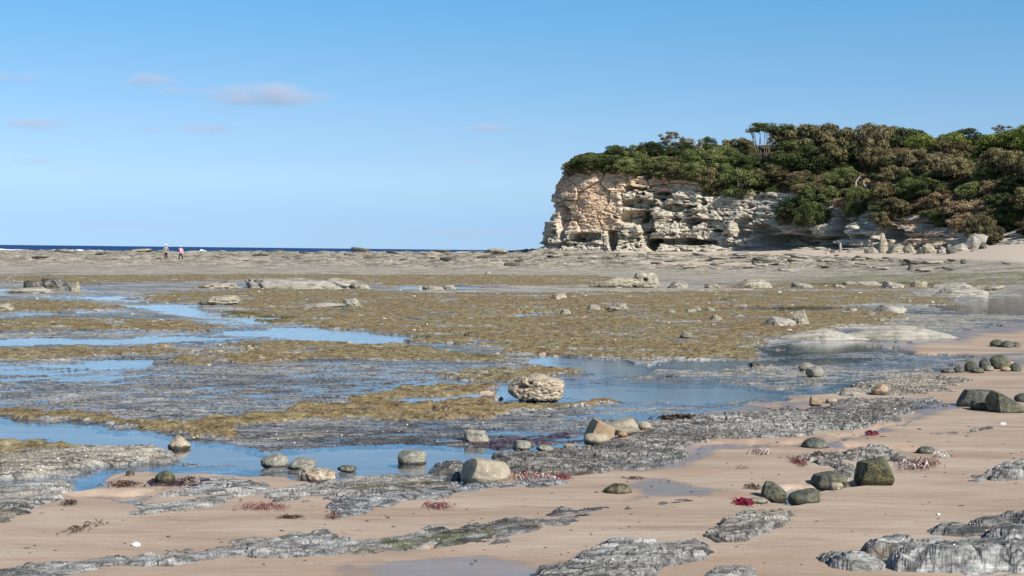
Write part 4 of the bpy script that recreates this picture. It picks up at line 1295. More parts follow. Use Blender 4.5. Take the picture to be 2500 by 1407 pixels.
RM = dict(
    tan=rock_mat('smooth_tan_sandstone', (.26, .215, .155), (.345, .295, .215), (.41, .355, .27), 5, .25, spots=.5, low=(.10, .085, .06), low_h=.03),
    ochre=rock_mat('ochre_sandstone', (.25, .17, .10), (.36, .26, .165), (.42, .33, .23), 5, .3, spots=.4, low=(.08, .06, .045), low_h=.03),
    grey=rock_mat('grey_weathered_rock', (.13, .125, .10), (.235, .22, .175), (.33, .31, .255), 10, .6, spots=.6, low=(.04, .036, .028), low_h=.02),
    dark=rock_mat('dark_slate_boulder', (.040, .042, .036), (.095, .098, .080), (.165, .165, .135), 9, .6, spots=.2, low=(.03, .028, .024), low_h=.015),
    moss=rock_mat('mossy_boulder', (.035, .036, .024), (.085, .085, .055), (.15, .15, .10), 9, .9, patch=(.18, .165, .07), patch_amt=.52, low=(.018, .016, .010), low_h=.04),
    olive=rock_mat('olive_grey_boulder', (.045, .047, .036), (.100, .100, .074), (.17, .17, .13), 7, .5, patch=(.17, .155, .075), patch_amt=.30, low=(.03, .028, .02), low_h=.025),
    weed=rock_mat('barnacled_brown_rock', (.022, .018, .010), (.095, .078, .045), (.24, .21, .14), 22, 1.0, rough=.6),
    conglo=rock_mat('pitted_pale_conglomerate', (.13, .10, .075), (.47, .375, .265), (.60, .51, .39), 13, 1.2, spots=.8, patch=(.30, .25, .20), patch_amt=.3, low=(.012, .011, .009), low_h=.035),  # low: shadow of the undercut base, painted in as near-black colour
    pale=rock_mat('pale_dry_limestone', (.14, .125, .10), (.31, .285, .235), (.42, .39, .33), 3.0, .8, strat=.4),
    cream=rock_mat('cream_pitted_rock', (.10, .08, .055), (.32, .28, .21), (.46, .42, .33), 3.5, 1.0, strat=.3),
    dun=rock_mat('dun_rubble', (.12, .10, .07), (.30, .26, .19), (.46, .42, .33), 1.2, .9, strat=.4),
    shade=rock_mat('grey_black_rubble', (.03, .03, .027), (.10, .095, .08), (.28, .26, .22), 2.0, 1.0, strat=.3),
)


def rock_mesh(w, dp, h, seed=0, box=2.0, amp=.14, freq=1.3, cuts=(), fine=.02, cf=.28, sub=4, skew=0.0, strat=0.0, holes=(), taper=0.0, peak=0.0, amp2=.0):
    """local origin on the ground in the middle of the rock; w, dp, h in metres"""
    V, F = ico(sub); V = V.copy()
    nrm = (np.abs(V) ** box).sum(1) ** (1 / box)
    V = V / nrm[:, None]
    n = fbm3(V[:, 0] * freq + seed * 3.7, V[:, 1] * freq + seed, V[:, 2] * freq - seed * 1.3, 3, seed)
    V *= (1 + amp * n * 1.6)[:, None]
    if amp2:
        n = fbm3(V[:, 0] * freq * 4 + seed, V[:, 1] * freq * 4, V[:, 2] * freq * 4, 2, seed + 9)
        V *= (1 + amp2 * n)[:, None]
    rs = np.random.RandomState(seed)
    for (cx, cy, cz, off) in cuts:
        k = np.array([cx, cy, cz], float); k /= np.linalg.norm(k)
        s = V @ k - off
        V -= np.where(s > 0, s * .93, 0)[:, None] * k
    if taper: V[:, :2] *= (1 - taper * np.clip(V[:, 2], -1, 1))[:, None]
    for (hx, hy, hz, hr, hd) in holes:
        q = np.array([hx, hy, hz], float); d = np.linalg.norm(V - q, axis=1)
        V -= (V / np.linalg.norm(V, axis=1)[:, None]) * (hd * sst(hr, hr * .3, d + .1 * fbm3(V[:, 0] * 4, V[:, 1] * 4, V[:, 2] * 4, 2, seed)))[:, None]
    if peak: V[:, 2] += peak * np.exp(-((V[:, 0] - skew) ** 2 + V[:, 1] ** 2) * 5) * (V[:, 2] > 0)
    if strat:
        zz = V[:, 2] * 5; k = np.floor(zz + .5 * gn3(V[:, 0], V[:, 1], V[:, 2], seed)); st_ = (_h01(k.astype(int), np.zeros(len(k), int), seed) - .5)
        V[:, :2] *= (1 + strat * st_)[:, None]
    V *= (1 + fine * fbm3(V[:, 0] * 9, V[:, 1] * 9, V[:, 2] * 9, 2, seed + 3))[:, None]
    V[:, 0] += skew * V[:, 2]
    V = V / np.array([np.abs(V[:, 0]).max(), np.abs(V[:, 1]).max(), V[:, 2].max()])
    V = V * np.array([w / 2, dp / 2, h * (1 - cf)]); V[:, 2] += h * cf
    V[:, 2] = np.maximum(V[:, 2], -h * .35)
    me = np_mesh('rock', V, F)
    return me


def put_rock(name, label, px, py, w, h, mat, group=None, dist=None, dr=.75, cat='rock', off=0.0, **kw):
    """px, py: middle of the line where the rock meets the ground, seen from the front"""
    x, y, z = on_shore(px, py)
    if dist: z = CAM[2] + (z - CAM[2]) * 1.0
    s = y / FPX
    W, Hh = w * s, h * s
    D = max(W * dr, .03)
    yc = y + D * .42; xc = x * yc / y
    gz = max(ground_z(x, y), 0.0 if y < 150 else -9)
    tilt = CAM[2] / y * D * .42     # the ground rises in the picture behind the front edge
    me = rock_mesh(W, D, Hh - tilt * .55 if Hh > tilt * 1.3 else Hh * .6, **kw)
    me.name = name
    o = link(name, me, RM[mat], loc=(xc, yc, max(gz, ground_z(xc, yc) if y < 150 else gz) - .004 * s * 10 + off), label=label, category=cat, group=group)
    return o


BIG = 5
G1 = 'boulders in and beside the long pool'
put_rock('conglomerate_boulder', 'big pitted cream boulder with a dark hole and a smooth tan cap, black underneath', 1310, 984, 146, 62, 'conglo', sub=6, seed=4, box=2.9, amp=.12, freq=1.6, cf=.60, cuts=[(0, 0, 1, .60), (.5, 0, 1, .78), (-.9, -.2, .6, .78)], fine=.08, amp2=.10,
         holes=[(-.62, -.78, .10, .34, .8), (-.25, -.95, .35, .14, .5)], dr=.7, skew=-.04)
_x, _y, _z = on_shore(1310, 984)
_s = _y / FPX
link('cap_stone', rock_mesh(72 * _s, 80 * _s, 26 * _s, seed=8, amp=.06, cf=.1, sub=5), RM['tan'], loc=(_x + 2 * _s * 1, _y + 50 * _s, max(_z, 0) + 42 * _s), label='smooth tan cap stone on top of the pitted cream boulder', category='rock')
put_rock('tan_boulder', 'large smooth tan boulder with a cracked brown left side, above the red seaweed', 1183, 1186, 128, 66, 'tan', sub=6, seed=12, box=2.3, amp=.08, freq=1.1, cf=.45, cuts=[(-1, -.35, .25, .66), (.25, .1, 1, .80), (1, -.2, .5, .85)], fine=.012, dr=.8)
put_rock('pool_boulder', 'grey brown boulder standing alone in the water of the long pool', 1006, 1133, 73, 32, 'grey', G1, sub=5, seed=21, box=2.6, amp=.10, cf=.4, cuts=[(0, 0, 1, .7), (-.6, -.3, .7, .75)], fine=.03)
put_rock('pool_boulder', 'rounded grey boulder with white barnacles, leftmost of the close trio by the pool', 671, 1146, 70, 34, 'grey', G1, sub=5, seed=22, amp=.07, cf=.35, cuts=[(-.5, -.2, .9, .7)], fine=.02)
put_rock('pool_slab', 'flat brown slab leaning in the pool right of the barnacled boulder', 738, 1150, 70, 28, 'grey', G1, sub=5, seed=23, box=3, amp=.12, cf=.5, cuts=[(.2, 0, 1, .5), (-.8, 0, .7, .6)], fine=.03)
put_rock('pitted_slab', 'tan lumpy low slab just below the brown slab at the pool edge', 776, 1181, 95, 36, 'conglo', G1, sub=5, seed=24, box=2.4, amp=.16, freq=2, cf=.4, cuts=[(.1, 0, 1, .55)], fine=.05)
put_rock('dark_flat_rock', 'small dark flat rock in the pool right of the brown slab', 848, 1154, 50, 18, 'dark', G1, sub=4, seed=25, amp=.12, cf=.4)
put_rock('peaked_rock', 'pale cream peaked rock reflected at the left of the long pool', 437, 1098, 60, 36, 'conglo', G1, sub=5, seed=26, box=1.6, amp=.10, cf=.25, cuts=[(.6, 0, .8, .62), (-.7, 0, .6, .66)], fine=.04)
put_rock('two_toned_rock', 'small rock with dark grey top and ochre weed around its foot', 403, 1197, 52, 32, 'moss', sub=4, seed=27, amp=.1, box=1.8, cf=.25)
put_rock('dark_weed_lump', 'tiny dark purple lump on the sand left of the two toned rock', 318, 1174, 22, 13, 'weed', sub=3, seed=28, amp=.2)
G2 = 'smooth tan boulders leaning together'
put_rock('leaning_slab', 'upright ochre slab with a shaded grey left face', 1462, 1086, 82, 62, 'ochre', G2, sub=5, seed=31, box=3.0, amp=.08, cf=.5, cuts=[(-1, -.3, .35, .50), (.45, 0, 1, .62), (0, -1, .2, .7)], fine=.012, skew=.10)
put_rock('slab_foot_stone', 'low pale stone at the foot of the upright ochre slab', 1456, 1100, 66, 24, 'tan', G2, sub=4, seed=32, amp=.08, cf=.35, cuts=[(0, 0, 1, .75)])
put_rock('tan_boulder', 'long humped tan boulder right of the upright ochre slab', 1522, 1074, 88, 40, 'tan', G2, sub=5, seed=33, box=2.4, amp=.10, cf=.4, cuts=[(-.5, 0, 1, .7), (1, 0, .3, .8)], fine=.015)
put_rock('tan_boulder', 'small tan rock end poking out right of the long humped boulder', 1574, 1062, 34, 22, 'tan', G2, sub=4, seed=34, amp=.1, cf=.4)
put_rock('brown_stone', 'small brown stone tucked under the long humped boulder', 1520, 1080, 24, 16, 'ochre', G2, sub=3, seed=35, amp=.15, cf=.4)
put_rock('black_weed_heap', 'low black seaweed heap behind the humped tan boulder', 1513, 1046, 66, 16, 'weed', sub=4, seed=36, amp=.25, freq=2.5, cat='seaweed')
G3 = 'small stones along the right end of the long pool'
put_rock('pool_stone', 'pale dark-sided stone, leftmost of three at the right end of the long pool', 1270, 1117, 54, 23, 'grey', G3, sub=4, seed=41, box=2.6, amp=.12, cf=.4, cuts=[(-1, -.2, .1, .5)])
put_rock('pool_stone', 'low wedge stone, middle one of three at the right end of the long pool', 1331, 1120, 46, 17, 'grey', G3, sub=4, seed=42, amp=.12, cf=.35, skew=-.2)
put_rock('pool_stone', 'smallest stone, rightmost of three at the right end of the long pool', 1390, 1108, 32, 13, 'tan', G3, sub=4, seed=43, amp=.1)
put_rock('barnacled_rock', 'dark brown barnacled mound alone on the wet sand in the middle foreground', 1507, 1219, 74, 26, 'weed', sub=5, seed=44, box=1.8, amp=.12, freq=1.6, cf=.1, fine=.06, skew=.1, amp2=.05)
put_rock('dark_dome_rock', 'smooth dark dome rock at the left end of the narrow beach pool', 1989, 1106, 69, 26, 'dark', sub=5, seed=45, box=1.9, amp=.06, cf=.05, fine=.02)
put_rock('dark_wedge_rock', 'small dark wedge rock at the right end of the narrow beach pool', 2258, 1119, 44, 18, 'dark', sub=4, seed=46, amp=.1, box=2.4, cf=.3, skew=.2)
G4 = 'mossy boulders in the small beach pool'
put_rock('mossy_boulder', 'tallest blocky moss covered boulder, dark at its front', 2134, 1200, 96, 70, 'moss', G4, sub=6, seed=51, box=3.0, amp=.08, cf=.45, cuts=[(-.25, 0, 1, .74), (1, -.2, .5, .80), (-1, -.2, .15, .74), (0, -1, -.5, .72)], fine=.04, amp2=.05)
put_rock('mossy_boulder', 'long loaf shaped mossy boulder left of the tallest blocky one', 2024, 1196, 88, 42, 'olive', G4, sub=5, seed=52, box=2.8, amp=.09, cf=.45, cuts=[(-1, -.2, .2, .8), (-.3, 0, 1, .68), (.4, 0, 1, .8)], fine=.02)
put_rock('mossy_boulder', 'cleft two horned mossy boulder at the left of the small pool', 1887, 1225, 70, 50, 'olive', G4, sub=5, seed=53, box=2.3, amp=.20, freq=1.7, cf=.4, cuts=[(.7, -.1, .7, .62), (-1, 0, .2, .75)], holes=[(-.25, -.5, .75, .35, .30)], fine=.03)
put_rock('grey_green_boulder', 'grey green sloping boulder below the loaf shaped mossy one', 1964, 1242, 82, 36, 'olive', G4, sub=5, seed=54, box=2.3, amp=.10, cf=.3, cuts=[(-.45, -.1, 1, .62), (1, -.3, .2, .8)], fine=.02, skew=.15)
put_rock('pale_stone', 'small pale grey stone in front of the loaf shaped mossy boulder', 2041, 1206, 36, 17, 'tan', sub=4, seed=55, amp=.1, cuts=[(0, 0, 1, .75)])
put_rock('speckled_stone', 'flat dark stone with a white end left of the sloping grey green boulder', 1850, 1240, 50, 15, 'grey', sub=4, seed=56, amp=.14, box=2.6)
put_rock('brown_stone', 'small brown stone behind the sloping grey green boulder', 1941, 1218, 24, 17, 'ochre', sub=3, seed=57, amp=.1)
put_rock('dark_stone', 'dark stone half hidden between the pale grey stone and the tallest mossy boulder', 2063, 1203, 24, 13, 'weed', sub=3, seed=58, amp=.12)
put_rock('tooth_rock', 'brown tooth shaped rock with a black left side above the cobbled rock band', 1990, 1007, 34, 28, 'ochre', sub=5, seed=59, box=2.6, amp=.1, cf=.5, cuts=[(1, -.1, .8, .5), (-1, 0, .1, .7)])
put_rock('pale_stone', 'pale stone right behind the brown tooth shaped rock', 2030, 993, 30, 14, 'tan', sub=4, seed=60, amp=.08)
put_rock('split_rock', 'tan ridged stone leaning on the pale smooth outcrop', 2148, 973, 44, 22, 'ochre', sub=4, seed=61, box=2.4, amp=.14, cuts=[(-.8, -.2, .7, .6)], strat=.1)
G5 = 'large dark olive boulders at the right edge'
put_rock('whaleback_boulder', 'broad dark whaleback boulder, left part of the large pair at the right edge', 2392, 1003, 116, 42, 'dark', G5, sub=6, seed=62, box=2.3, amp=.08, cf=.3, cuts=[(0, 0, 1, .80), (-1, 0, .4, .85)], fine=.015, dr=.6)
put_rock('cleft_boulder', 'ridged olive boulder sloping down right from the whaleback boulder', 2452, 1018, 100, 56, 'olive', G5, sub=6, seed=63, box=2.2, amp=.12, cf=.35, cuts=[(.65, -.1, .85, .50), (-1, -.35, .1, .60), (0, -1, .1, .75)], fine=.02, skew=-.18, dr=.6)
put_rock('low_boulder', 'low dark boulder cut by the right edge beside the ridged olive one', 2500, 990, 50, 22, 'dark', G5, sub=4, seed=64, amp=.08)
put_rock('low_boulder', 'squat grey boulder in front of the whaleback boulder', 2393, 1010, 50, 30, 'olive', G5, sub=4, seed=65, amp=.1, box=2.4)
put_rock('round_boulder', 'round pale boulder, lower one of the touching pair in the shallow water', 1988, 924, 46, 27, 'grey', sub=5, seed=66, amp=.05, cf=.42, cuts=[(-.9, -.5, -.2, .66)])
put_rock('round_boulder', 'upper smaller one of the touching pair of round boulders in the shallow water', 1968, 907, 38, 21, 'grey', sub=4, seed=67, amp=.08, cf=.35)
G6 = 'cluster of rounded olive boulders on the sand at right'
for i, (px, py, w, h, m_) in enumerate([(2313, 917, 36, 11, 'dark'), (2341, 916, 28, 16, 'dark'), (2371, 915, 34, 28, 'olive'), (2386, 918, 34, 14, 'olive'), (2404, 909, 30, 28, 'dark'), (2414, 913, 24, 14, 'grey'),
                                        (2440, 908, 54, 36, 'olive'), (2455, 914, 26, 12, 'ochre'), (2466, 900, 26, 12, 'ochre'), (2479, 914, 28, 22, 'dark')]):
    nm = ['widest flat dark one', 'small dark one', 'tall pale olive one', 'low half buried one', 'tall dark round one', 'tiny grey one', 'largest olive one', 'low brown one in front of the largest', 'small reddish one behind the largest', 'dark round one at the right end'][i]
    put_rock('rounded_boulder', f'{nm}, boulder cluster on the right-hand sand', px, py, w, h, m_, G6, sub=4, seed=70 + i, amp=.06, cf=.35)
for i, (px, py, w, h, m_) in enumerate([(2434, 852, 36, 18, 'olive'), (2458, 854, 32, 17, 'dark'), (2478, 853, 26, 13, 'dark')]):
    put_rock('rounded_boulder', ['left olive one', 'middle dark one', 'right smallest one'][i] + ' of three touching boulders above the large cluster at right', px, py, w, h, m_, 'three touching boulders at right', sub=4, seed=90 + i, amp=.07, cf=.3)

# ---- pale rocks standing out of the seaweed flats
MID = [  # px, py foot, w, h, material, seed, label, extra
    (1673, 829, 31, 13, 'grey', 'small grey block with a black shadow on the seaweed', dict(box=2.6, cf=.5)),
    (1360, 733, 46, 14, 'cream', 'small lumpy cream rock left of the ledges on the seaweed', dict(amp=.2)),
    (1447, 759, 38, 11, 'pale', 'low pale hump left of the undercut cream rock', dict()),
    (1500, 766, 50, 12, 'cream', 'undercut cream rock with a black base on the seaweed', dict(cf=.6, amp=.18)),
    (1522, 756, 36, 13, 'cream', 'small knob touching the right end of the undercut cream rock', dict(amp=.15)),
    (1378, 771, 32, 10, 'pale', 'flat pinkish stone below the pale hump', dict()),
    (1641, 767, 28, 8, 'pale', 'leftmost of four small pale stones in a row on the seaweed', dict()),
    (1684, 765, 30, 7, 'pale', 'second from the left of four small pale stones in a row', dict()),
    (1703, 760, 24, 7, 'cream', 'third from the left of four small pale stones in a row', dict()),
    (1736, 762, 26, 8, 'pale', 'rightmost of four small pale stones in a row on the seaweed', dict()),
    (1745, 784, 34, 10, 'cream', 'cream lumpy stone below the row of four small ones', dict(amp=.2)),
    (1655, 705, 48, 15, 'pale', 'smooth pale flat topped rock right of the holed rock stack', dict(box=3, cf=.5)),
    (1745, 705, 50, 10, 'cream', 'low cream rock between the flat topped rock and the grey rubble ridge', dict(amp=.2)),
    (1830, 706, 110, 20, 'cream', 'long cream and grey rubble ridge in the middle distance', dict(amp=.22, freq=2.2, dr=.35)),
    (1962, 705, 60, 11, 'pale', 'pale low rock with one dark notch right of the rubble ridge', dict()),
    (2050, 705, 46, 7, 'cream', 'thin cream sliver of rock in the middle distance', dict()),
    (2110, 700, 110, 9, 'pale', 'long flat pale rock behind the small pointed ones at right', dict(dr=.3)),
    (2178, 706, 60, 15, 'pale', 'pale mound at the right end of the long flat rock', dict()),
    (2240, 704, 48, 14, 'cream', 'small cream rock topped by a dark knob', dict(amp=.2)),
    (2330, 706, 110, 14, 'pale', 'broad pale slab upper one of the layered pair at right', dict(dr=.4, strat=.15)),
    (2335, 725, 150, 20, 'pale', 'layered pale slab lower one of the pair at right', dict(dr=.35, strat=.15)),
    (2425, 712, 52, 12, 'cream', 'tilted narrow rock with a black shadow right of the layered slabs', dict(skew=.4, cf=.5)),
    (2167, 765, 92, 18, 'pale', 'smooth pale mound above the large sandy one at right', dict(box=1.6)),
    (2078, 761, 30, 6, 'pale', 'tiny pale sliver left of the smooth mound', dict()),
    (1955, 795, 60, 32, 'cream', 'rough cream head of the pale rock on the seaweed at right', dict(amp=.2)),
    (1895, 798, 90, 18, 'pale', 'rough grey tail left of the cream rock head on the seaweed', dict(amp=.18, freq=2.5)),
    (2150, 788, 18, 8, 'pale', 'single white stone above the large sandy mound', dict()),
    (860, 752, 46, 19, 'pale', 'broken high end of the long wedge shaped ledge', dict(box=3, cf=.5, strat=.1)),
    (775, 753, 150, 11, 'pale', 'long thin tapering wedge ledge on the seaweed', dict(dr=.25, skew=.6)),
    (530, 746, 104, 20, 'cream', 'cream slab with a black hollow at its left end beside the blue pool', dict(amp=.14, box=2.6, cf=.5, dr=.35)),
    (565, 738, 46, 13, 'pale', 'small pale block on the right end of the cream slab', dict(box=3)),
    (720, 706, 250, 22, 'pale', 'longest whitish whaleback ledge left of the middle', dict(dr=.22, amp=.10, sub=5)),
    (700, 704, 90, 22, 'pale', 'rounded crest of the long whitish ledge', dict(dr=.35)),
    (822, 705, 100, 23, 'pale', 'smooth whitish block at the right end of the long ledge', dict(box=2.6, dr=.35, cf=.4)),
    (882, 706, 52, 12, 'cream', 'small cracked rock tapering off right of the whitish block', dict(amp=.18)),
    (520, 705, 130, 13, 'cream', 'low uneven cream rock left of the long whitish ledge', dict(amp=.25, freq=2.5, dr=.3)),
    (550, 699, 26, 11, 'shade', 'brown cracked lump on the low uneven cream rock', dict(amp=.2)),
    (85, 706, 60, 18, 'shade', 'black jagged rock, left lump of the dark pair at far left', dict(amp=.25, freq=2)),
    (140, 706, 84, 24, 'shade', 'black jagged rock, right larger lump of the dark pair at far left', dict(amp=.25, freq=2)),
    (185, 712, 30, 22, 'cream', 'small cream rubble at the right end of the black jagged rocks', dict(amp=.25)),
    (60, 716, 150, 12, 'pale', 'broad pale base ledge in front of the black jagged rocks', dict(dr=.3)),
    (12, 760, 56, 14, 'cream', 'warm cream ledge end cut by the left edge', dict(box=3)),
    (1060, 709, 60, 9, 'cream', 'small cream rock with dark crack on the pale strand in the middle', dict(amp=.2)),
    (1100, 707, 36, 10, 'pale', 'small pale rock right of the one with a dark crack', dict()),
    (1190, 671, 16, 6, 'cream', 'tiny cream stone alone on the far pale strand', dict()),
    (612, 858, 24, 8, 'pale', 'small white stone on the seaweed left of the middle pool', dict()),
    (625, 852, 30, 7, 'shade', 'dark jagged sliver beside the small white stone', dict(amp=.25)),
    (1145, 825, 34, 9, 'weed', 'dark brown weedy lump right of the blue pool', dict(amp=.25)),
    (1640, 922, 30, 7, 'dark', 'small dark stone in the grey shallows', dict()),
    (1850, 898, 44, 10, 'shade', 'dark weedy stones where the blue channel narrows', dict(amp=.25)),
    (2222, 662, 14, 14, 'shade', 'small dark knob standing on the far sand edge', dict()),
    (2354, 646, 18, 11, 'dark', 'dark round stone on the far sand at right', dict()),
    (1165, 1082, 70, 26, 'pale', 'low pale striped rock rising behind the long pool', dict(amp=.12, dr=.6, cf=.2)),
]
rc = random.Random(4)
for i, (px, py, w, h, m_, lb, kw) in enumerate(MID):
    kw = dict(kw); kw.setdefault('sub', 5); kw['amp'] = kw.get('amp', .13) + .10; kw.setdefault('freq', 1.9); kw.setdefault('fine', .09); kw.setdefault('cf', .15); kw.setdefault('dr', .6); kw.setdefault('amp2', .13); kw.setdefault('cuts', [(rc.uniform(-.3, .3), rc.uniform(-.3, 0), 1, rc.uniform(.35, .6)), (rc.choice([-1, 1]), -.2, .7, rc.uniform(.4, .7))])
    nm = {'weed': 'weedy_rock', 'dark': 'dark_stone', 'shade': 'jagged_rock'}.get(m_, 'pale_rock')
    put_rock(nm, lb, px, py, w * 1.06, h * 1.12, m_, seed=200 + i, **kw)
put_rock('holed_rock_stack', 'square cream rock stack with a black hole through its face', 1576, 704, 70, 38, 'cream', sub=6, seed=300, box=3.2, amp=.10, freq=1.8, cf=.5, cuts=[(0, 0, 1, .8)], fine=.06, holes=[(-.12, -1.0, .05, .30, .8)], taper=.22, amp2=.06, dr=.8)
put_rock('rubble_ridge', 'grey rubble sloping down left from the holed rock stack', 1500, 704, 130, 26, 'dun', sub=6, seed=301, amp=.18, freq=2.5, cf=.3, fine=.08, skew=.5, dr=.35, amp2=.12)
# the broad sand-coloured mound at right
put_rock('sandy_mound', 'large smooth sandy coloured mound rising to a soft peak at right', 2185, 830, 330, 36, 'pale', sub=6, seed=303, box=1.45, amp=.10, cf=.0, fine=.008, dr=.34, skew=.12, taper=.25)
put_rock('sandy_mound', 'lower smooth sandy mound joining the left side of the soft peak', 2010, 831, 230, 26, 'pale', sub=6, seed=304, box=1.45, amp=.12, cf=.0, fine=.008, dr=.34, taper=.2)

# ---- fallen rocks at the foot of the headland
FALL = [
    (2156, 622, 24, 46, 'dun', 'tall pointed slab standing upright at the cliff foot', dict(box=1.7, cf=.4, taper=.35)),
    (2128, 622, 34, 16, 'dun', 'squat block leaning on the left of the pointed slab', dict()),
    (2190, 622, 40, 19, 'dun', 'square block right of the pointed slab', dict(box=4)),
    (2222, 622, 34, 22, 'dun', 'pillar like block second right of the pointed slab', dict(box=3)),
    (2258, 622, 44, 15, 'dun', 'low brown block with a dark hollow beneath it', dict()),
    (2100, 610, 44, 24, 'dun', 'broad tan block above the beach left of the pointed slab', dict(box=3)),
    (2075, 614, 30, 14, 'cream', 'flat cream block beside the white stone', dict()),
    (2052, 619, 9, 22, 'pale', 'narrow bright white upright stone at the cliff foot', dict(box=2.5)),
    (2030, 622, 22, 8, 'shade', 'dark flat stone left of the white upright stone', dict()),
    (2270, 623, 38, 22, 'dun', 'grey boulder with light crest second group from the pointed slab', dict()),
    (2300, 623, 30, 16, 'pale', 'pale boulder among the rubble on the beach', dict()),
    (2325, 624, 30, 22, 'shade', 'dark boulder among the rubble on the beach', dict()),
    (2345, 618, 36, 18, 'pale', 'light grey boulder at the right end of the rubble', dict()),
    (2290, 606, 60, 34, 'dun', 'large brown boulder fallen behind the beach rubble', dict()),
    (2372, 612, 76, 34, 'pale', 'large cracked pale grey boulder under the drooping tree', dict(box=3)),
    (2400, 612, 26, 16, 'shade', 'black stone in the hollow under the drooping tree', dict()),
    (2140, 604, 60, 18, 'dun', 'brown rubble bank behind the pointed slab', dict()),
    (2230, 600, 70, 24, 'dun', 'sloping tan rubble bank behind the square block', dict()),
]
for i, (px, py, w, h, m_, lb, kw) in enumerate(FALL):
    kw = dict(kw); kw.setdefault('box', 2.4); kw.setdefault('sub', 4); kw['amp'] = .26; kw.setdefault('fine', .10); kw.setdefault('cf', .4); kw.setdefault('amp2', .14); kw.setdefault('cuts', [(rc.uniform(-1, 1), rc.uniform(-.6, .2), rc.uniform(.2, 1), rc.uniform(.4, .7)) for _ in range(4)])
    put_rock('fallen_block', lb, px, py, w * 1.05, h * 1.1, m_, 'fallen rocks at the foot of the headland', seed=400 + i, **kw)

for i in range(46):
    px = rc.uniform(2010, 2385); py = rc.uniform(602, 624); w = rc.choice([12, 18, 26]) * rc.uniform(.7, 1.3)
    m_ = rc.choice(['dun', 'dun', 'pale', 'shade'])
    put_rock('rubble_block', f"{dict(dun='tan', pale='pale', shade='dark')[m_]} block lost among the heaped rubble at the cliff foot", px, py, w, w * rc.uniform(.35, .6), m_, 'heaped rubble at the cliff foot', seed=450 + i, sub=3, box=2.8, amp=.25, cf=.4,
             cuts=[(rc.uniform(-1, 1), rc.uniform(-.6, .2), rc.uniform(.2, 1), rc.uniform(.3, .6)) for _ in range(4)])

# ---- broken slabs strewn over the far reef
SL = []
for v in range(6):
    me = rock_mesh(1, .6, .34, seed=500 + v, box=3.0, amp=.22, freq=1.6, cf=.62, sub=3, fine=.08, strat=.2)
    me.materials.append(RM[['pale', 'dun', 'shade', 'pale', 'shade', 'dun'][v]]); SL.append(me)
rq = random.Random(11)
SL_PLACES = []
for k in range(300):
    if k < 150:
        px = rq.uniform(-30, 1330); py = np.interp(px, [0, 600, 1300], [617, 619, 620]) + abs(rq.gauss(0, 9)) + (rq.uniform(0, 25) if rq.random() < .3 else 0)
    elif k < 250:
        px = rq.uniform(1330, 2330); py = np.interp(px, [1330, 1600, 2000, 2330], [632, 638, 640, 646]) + rq.gauss(0, 5)
    else:
        px = rq.uniform(1550, 2500); py = np.interp(px, [1550, 2500], [655, 655]) + rq.gauss(0, 7)
    if abs(px - 425) < 60 and py > 622: continue
    py = max(py, 611.5 + (px - 1250) * ROLL + 4.5)
    x, y, z = on_shore(px, py)
    s = y / FPX; wpx = rq.choice([12, 18, 28, 44]) * rq.uniform(.7, 1.3)
    SL_PLACES.append((px, py, x, y, s, wpx))
for i, (px, py, x, y, s, wpx) in enumerate(SL_PLACES):
    v = (i * 5 + int(px)) % 6
    wh = ['pale', 'dun', 'dark', 'pale', 'dark', 'dun'][v]
    where = 'the far reef edge under the sea horizon' if px < 1330 else ('the strand before the headland' if py < 650 else 'the pale strand before the seaweed flats')
    o = link('broken_stone', SL[v], loc=(x, y, ground_z(x, y) - .02), label=f'small broken {wh} slab among its like on {where}', category='rock', group=f'small broken {wh} slabs on {where}')
    o.scale = (wpx * s, wpx * s * 1.0, wpx * s * rq.uniform(.35, .8)); o.rotation_euler = (rq.uniform(-.12, .12), rq.uniform(-.15, .15), rq.uniform(-.5, .5))
# ------------------------------------------------------------------ seaweed clumps, litter and shells on the sand
def weed_mat(name, a, b, rough=.5):
    t = NT(name); n = t.noise(t.coord('Object'), 40, 3, .7)
    t.bsdf(t.ramp(n, [(.35, a), (.65, b)]), rough, None, .4)
    return t.mat


M_RED = weed_mat('red_seaweed', (.08, .018, .022), (.27, .09, .10))
M_PINK = weed_mat('pink_seaweed', (.12, .045, .04), (.44, .27, .23))
M_MAG = weed_mat('magenta_seaweed', (.12, .006, .025), (.30, .02, .055))
M_DKW = weed_mat('dark_brown_seaweed', (.012, .008, .006), (.08, .05, .03))
M_WHT = weed_mat('bleached_white_seaweed', (.45, .40, .36), (.80, .76, .70))


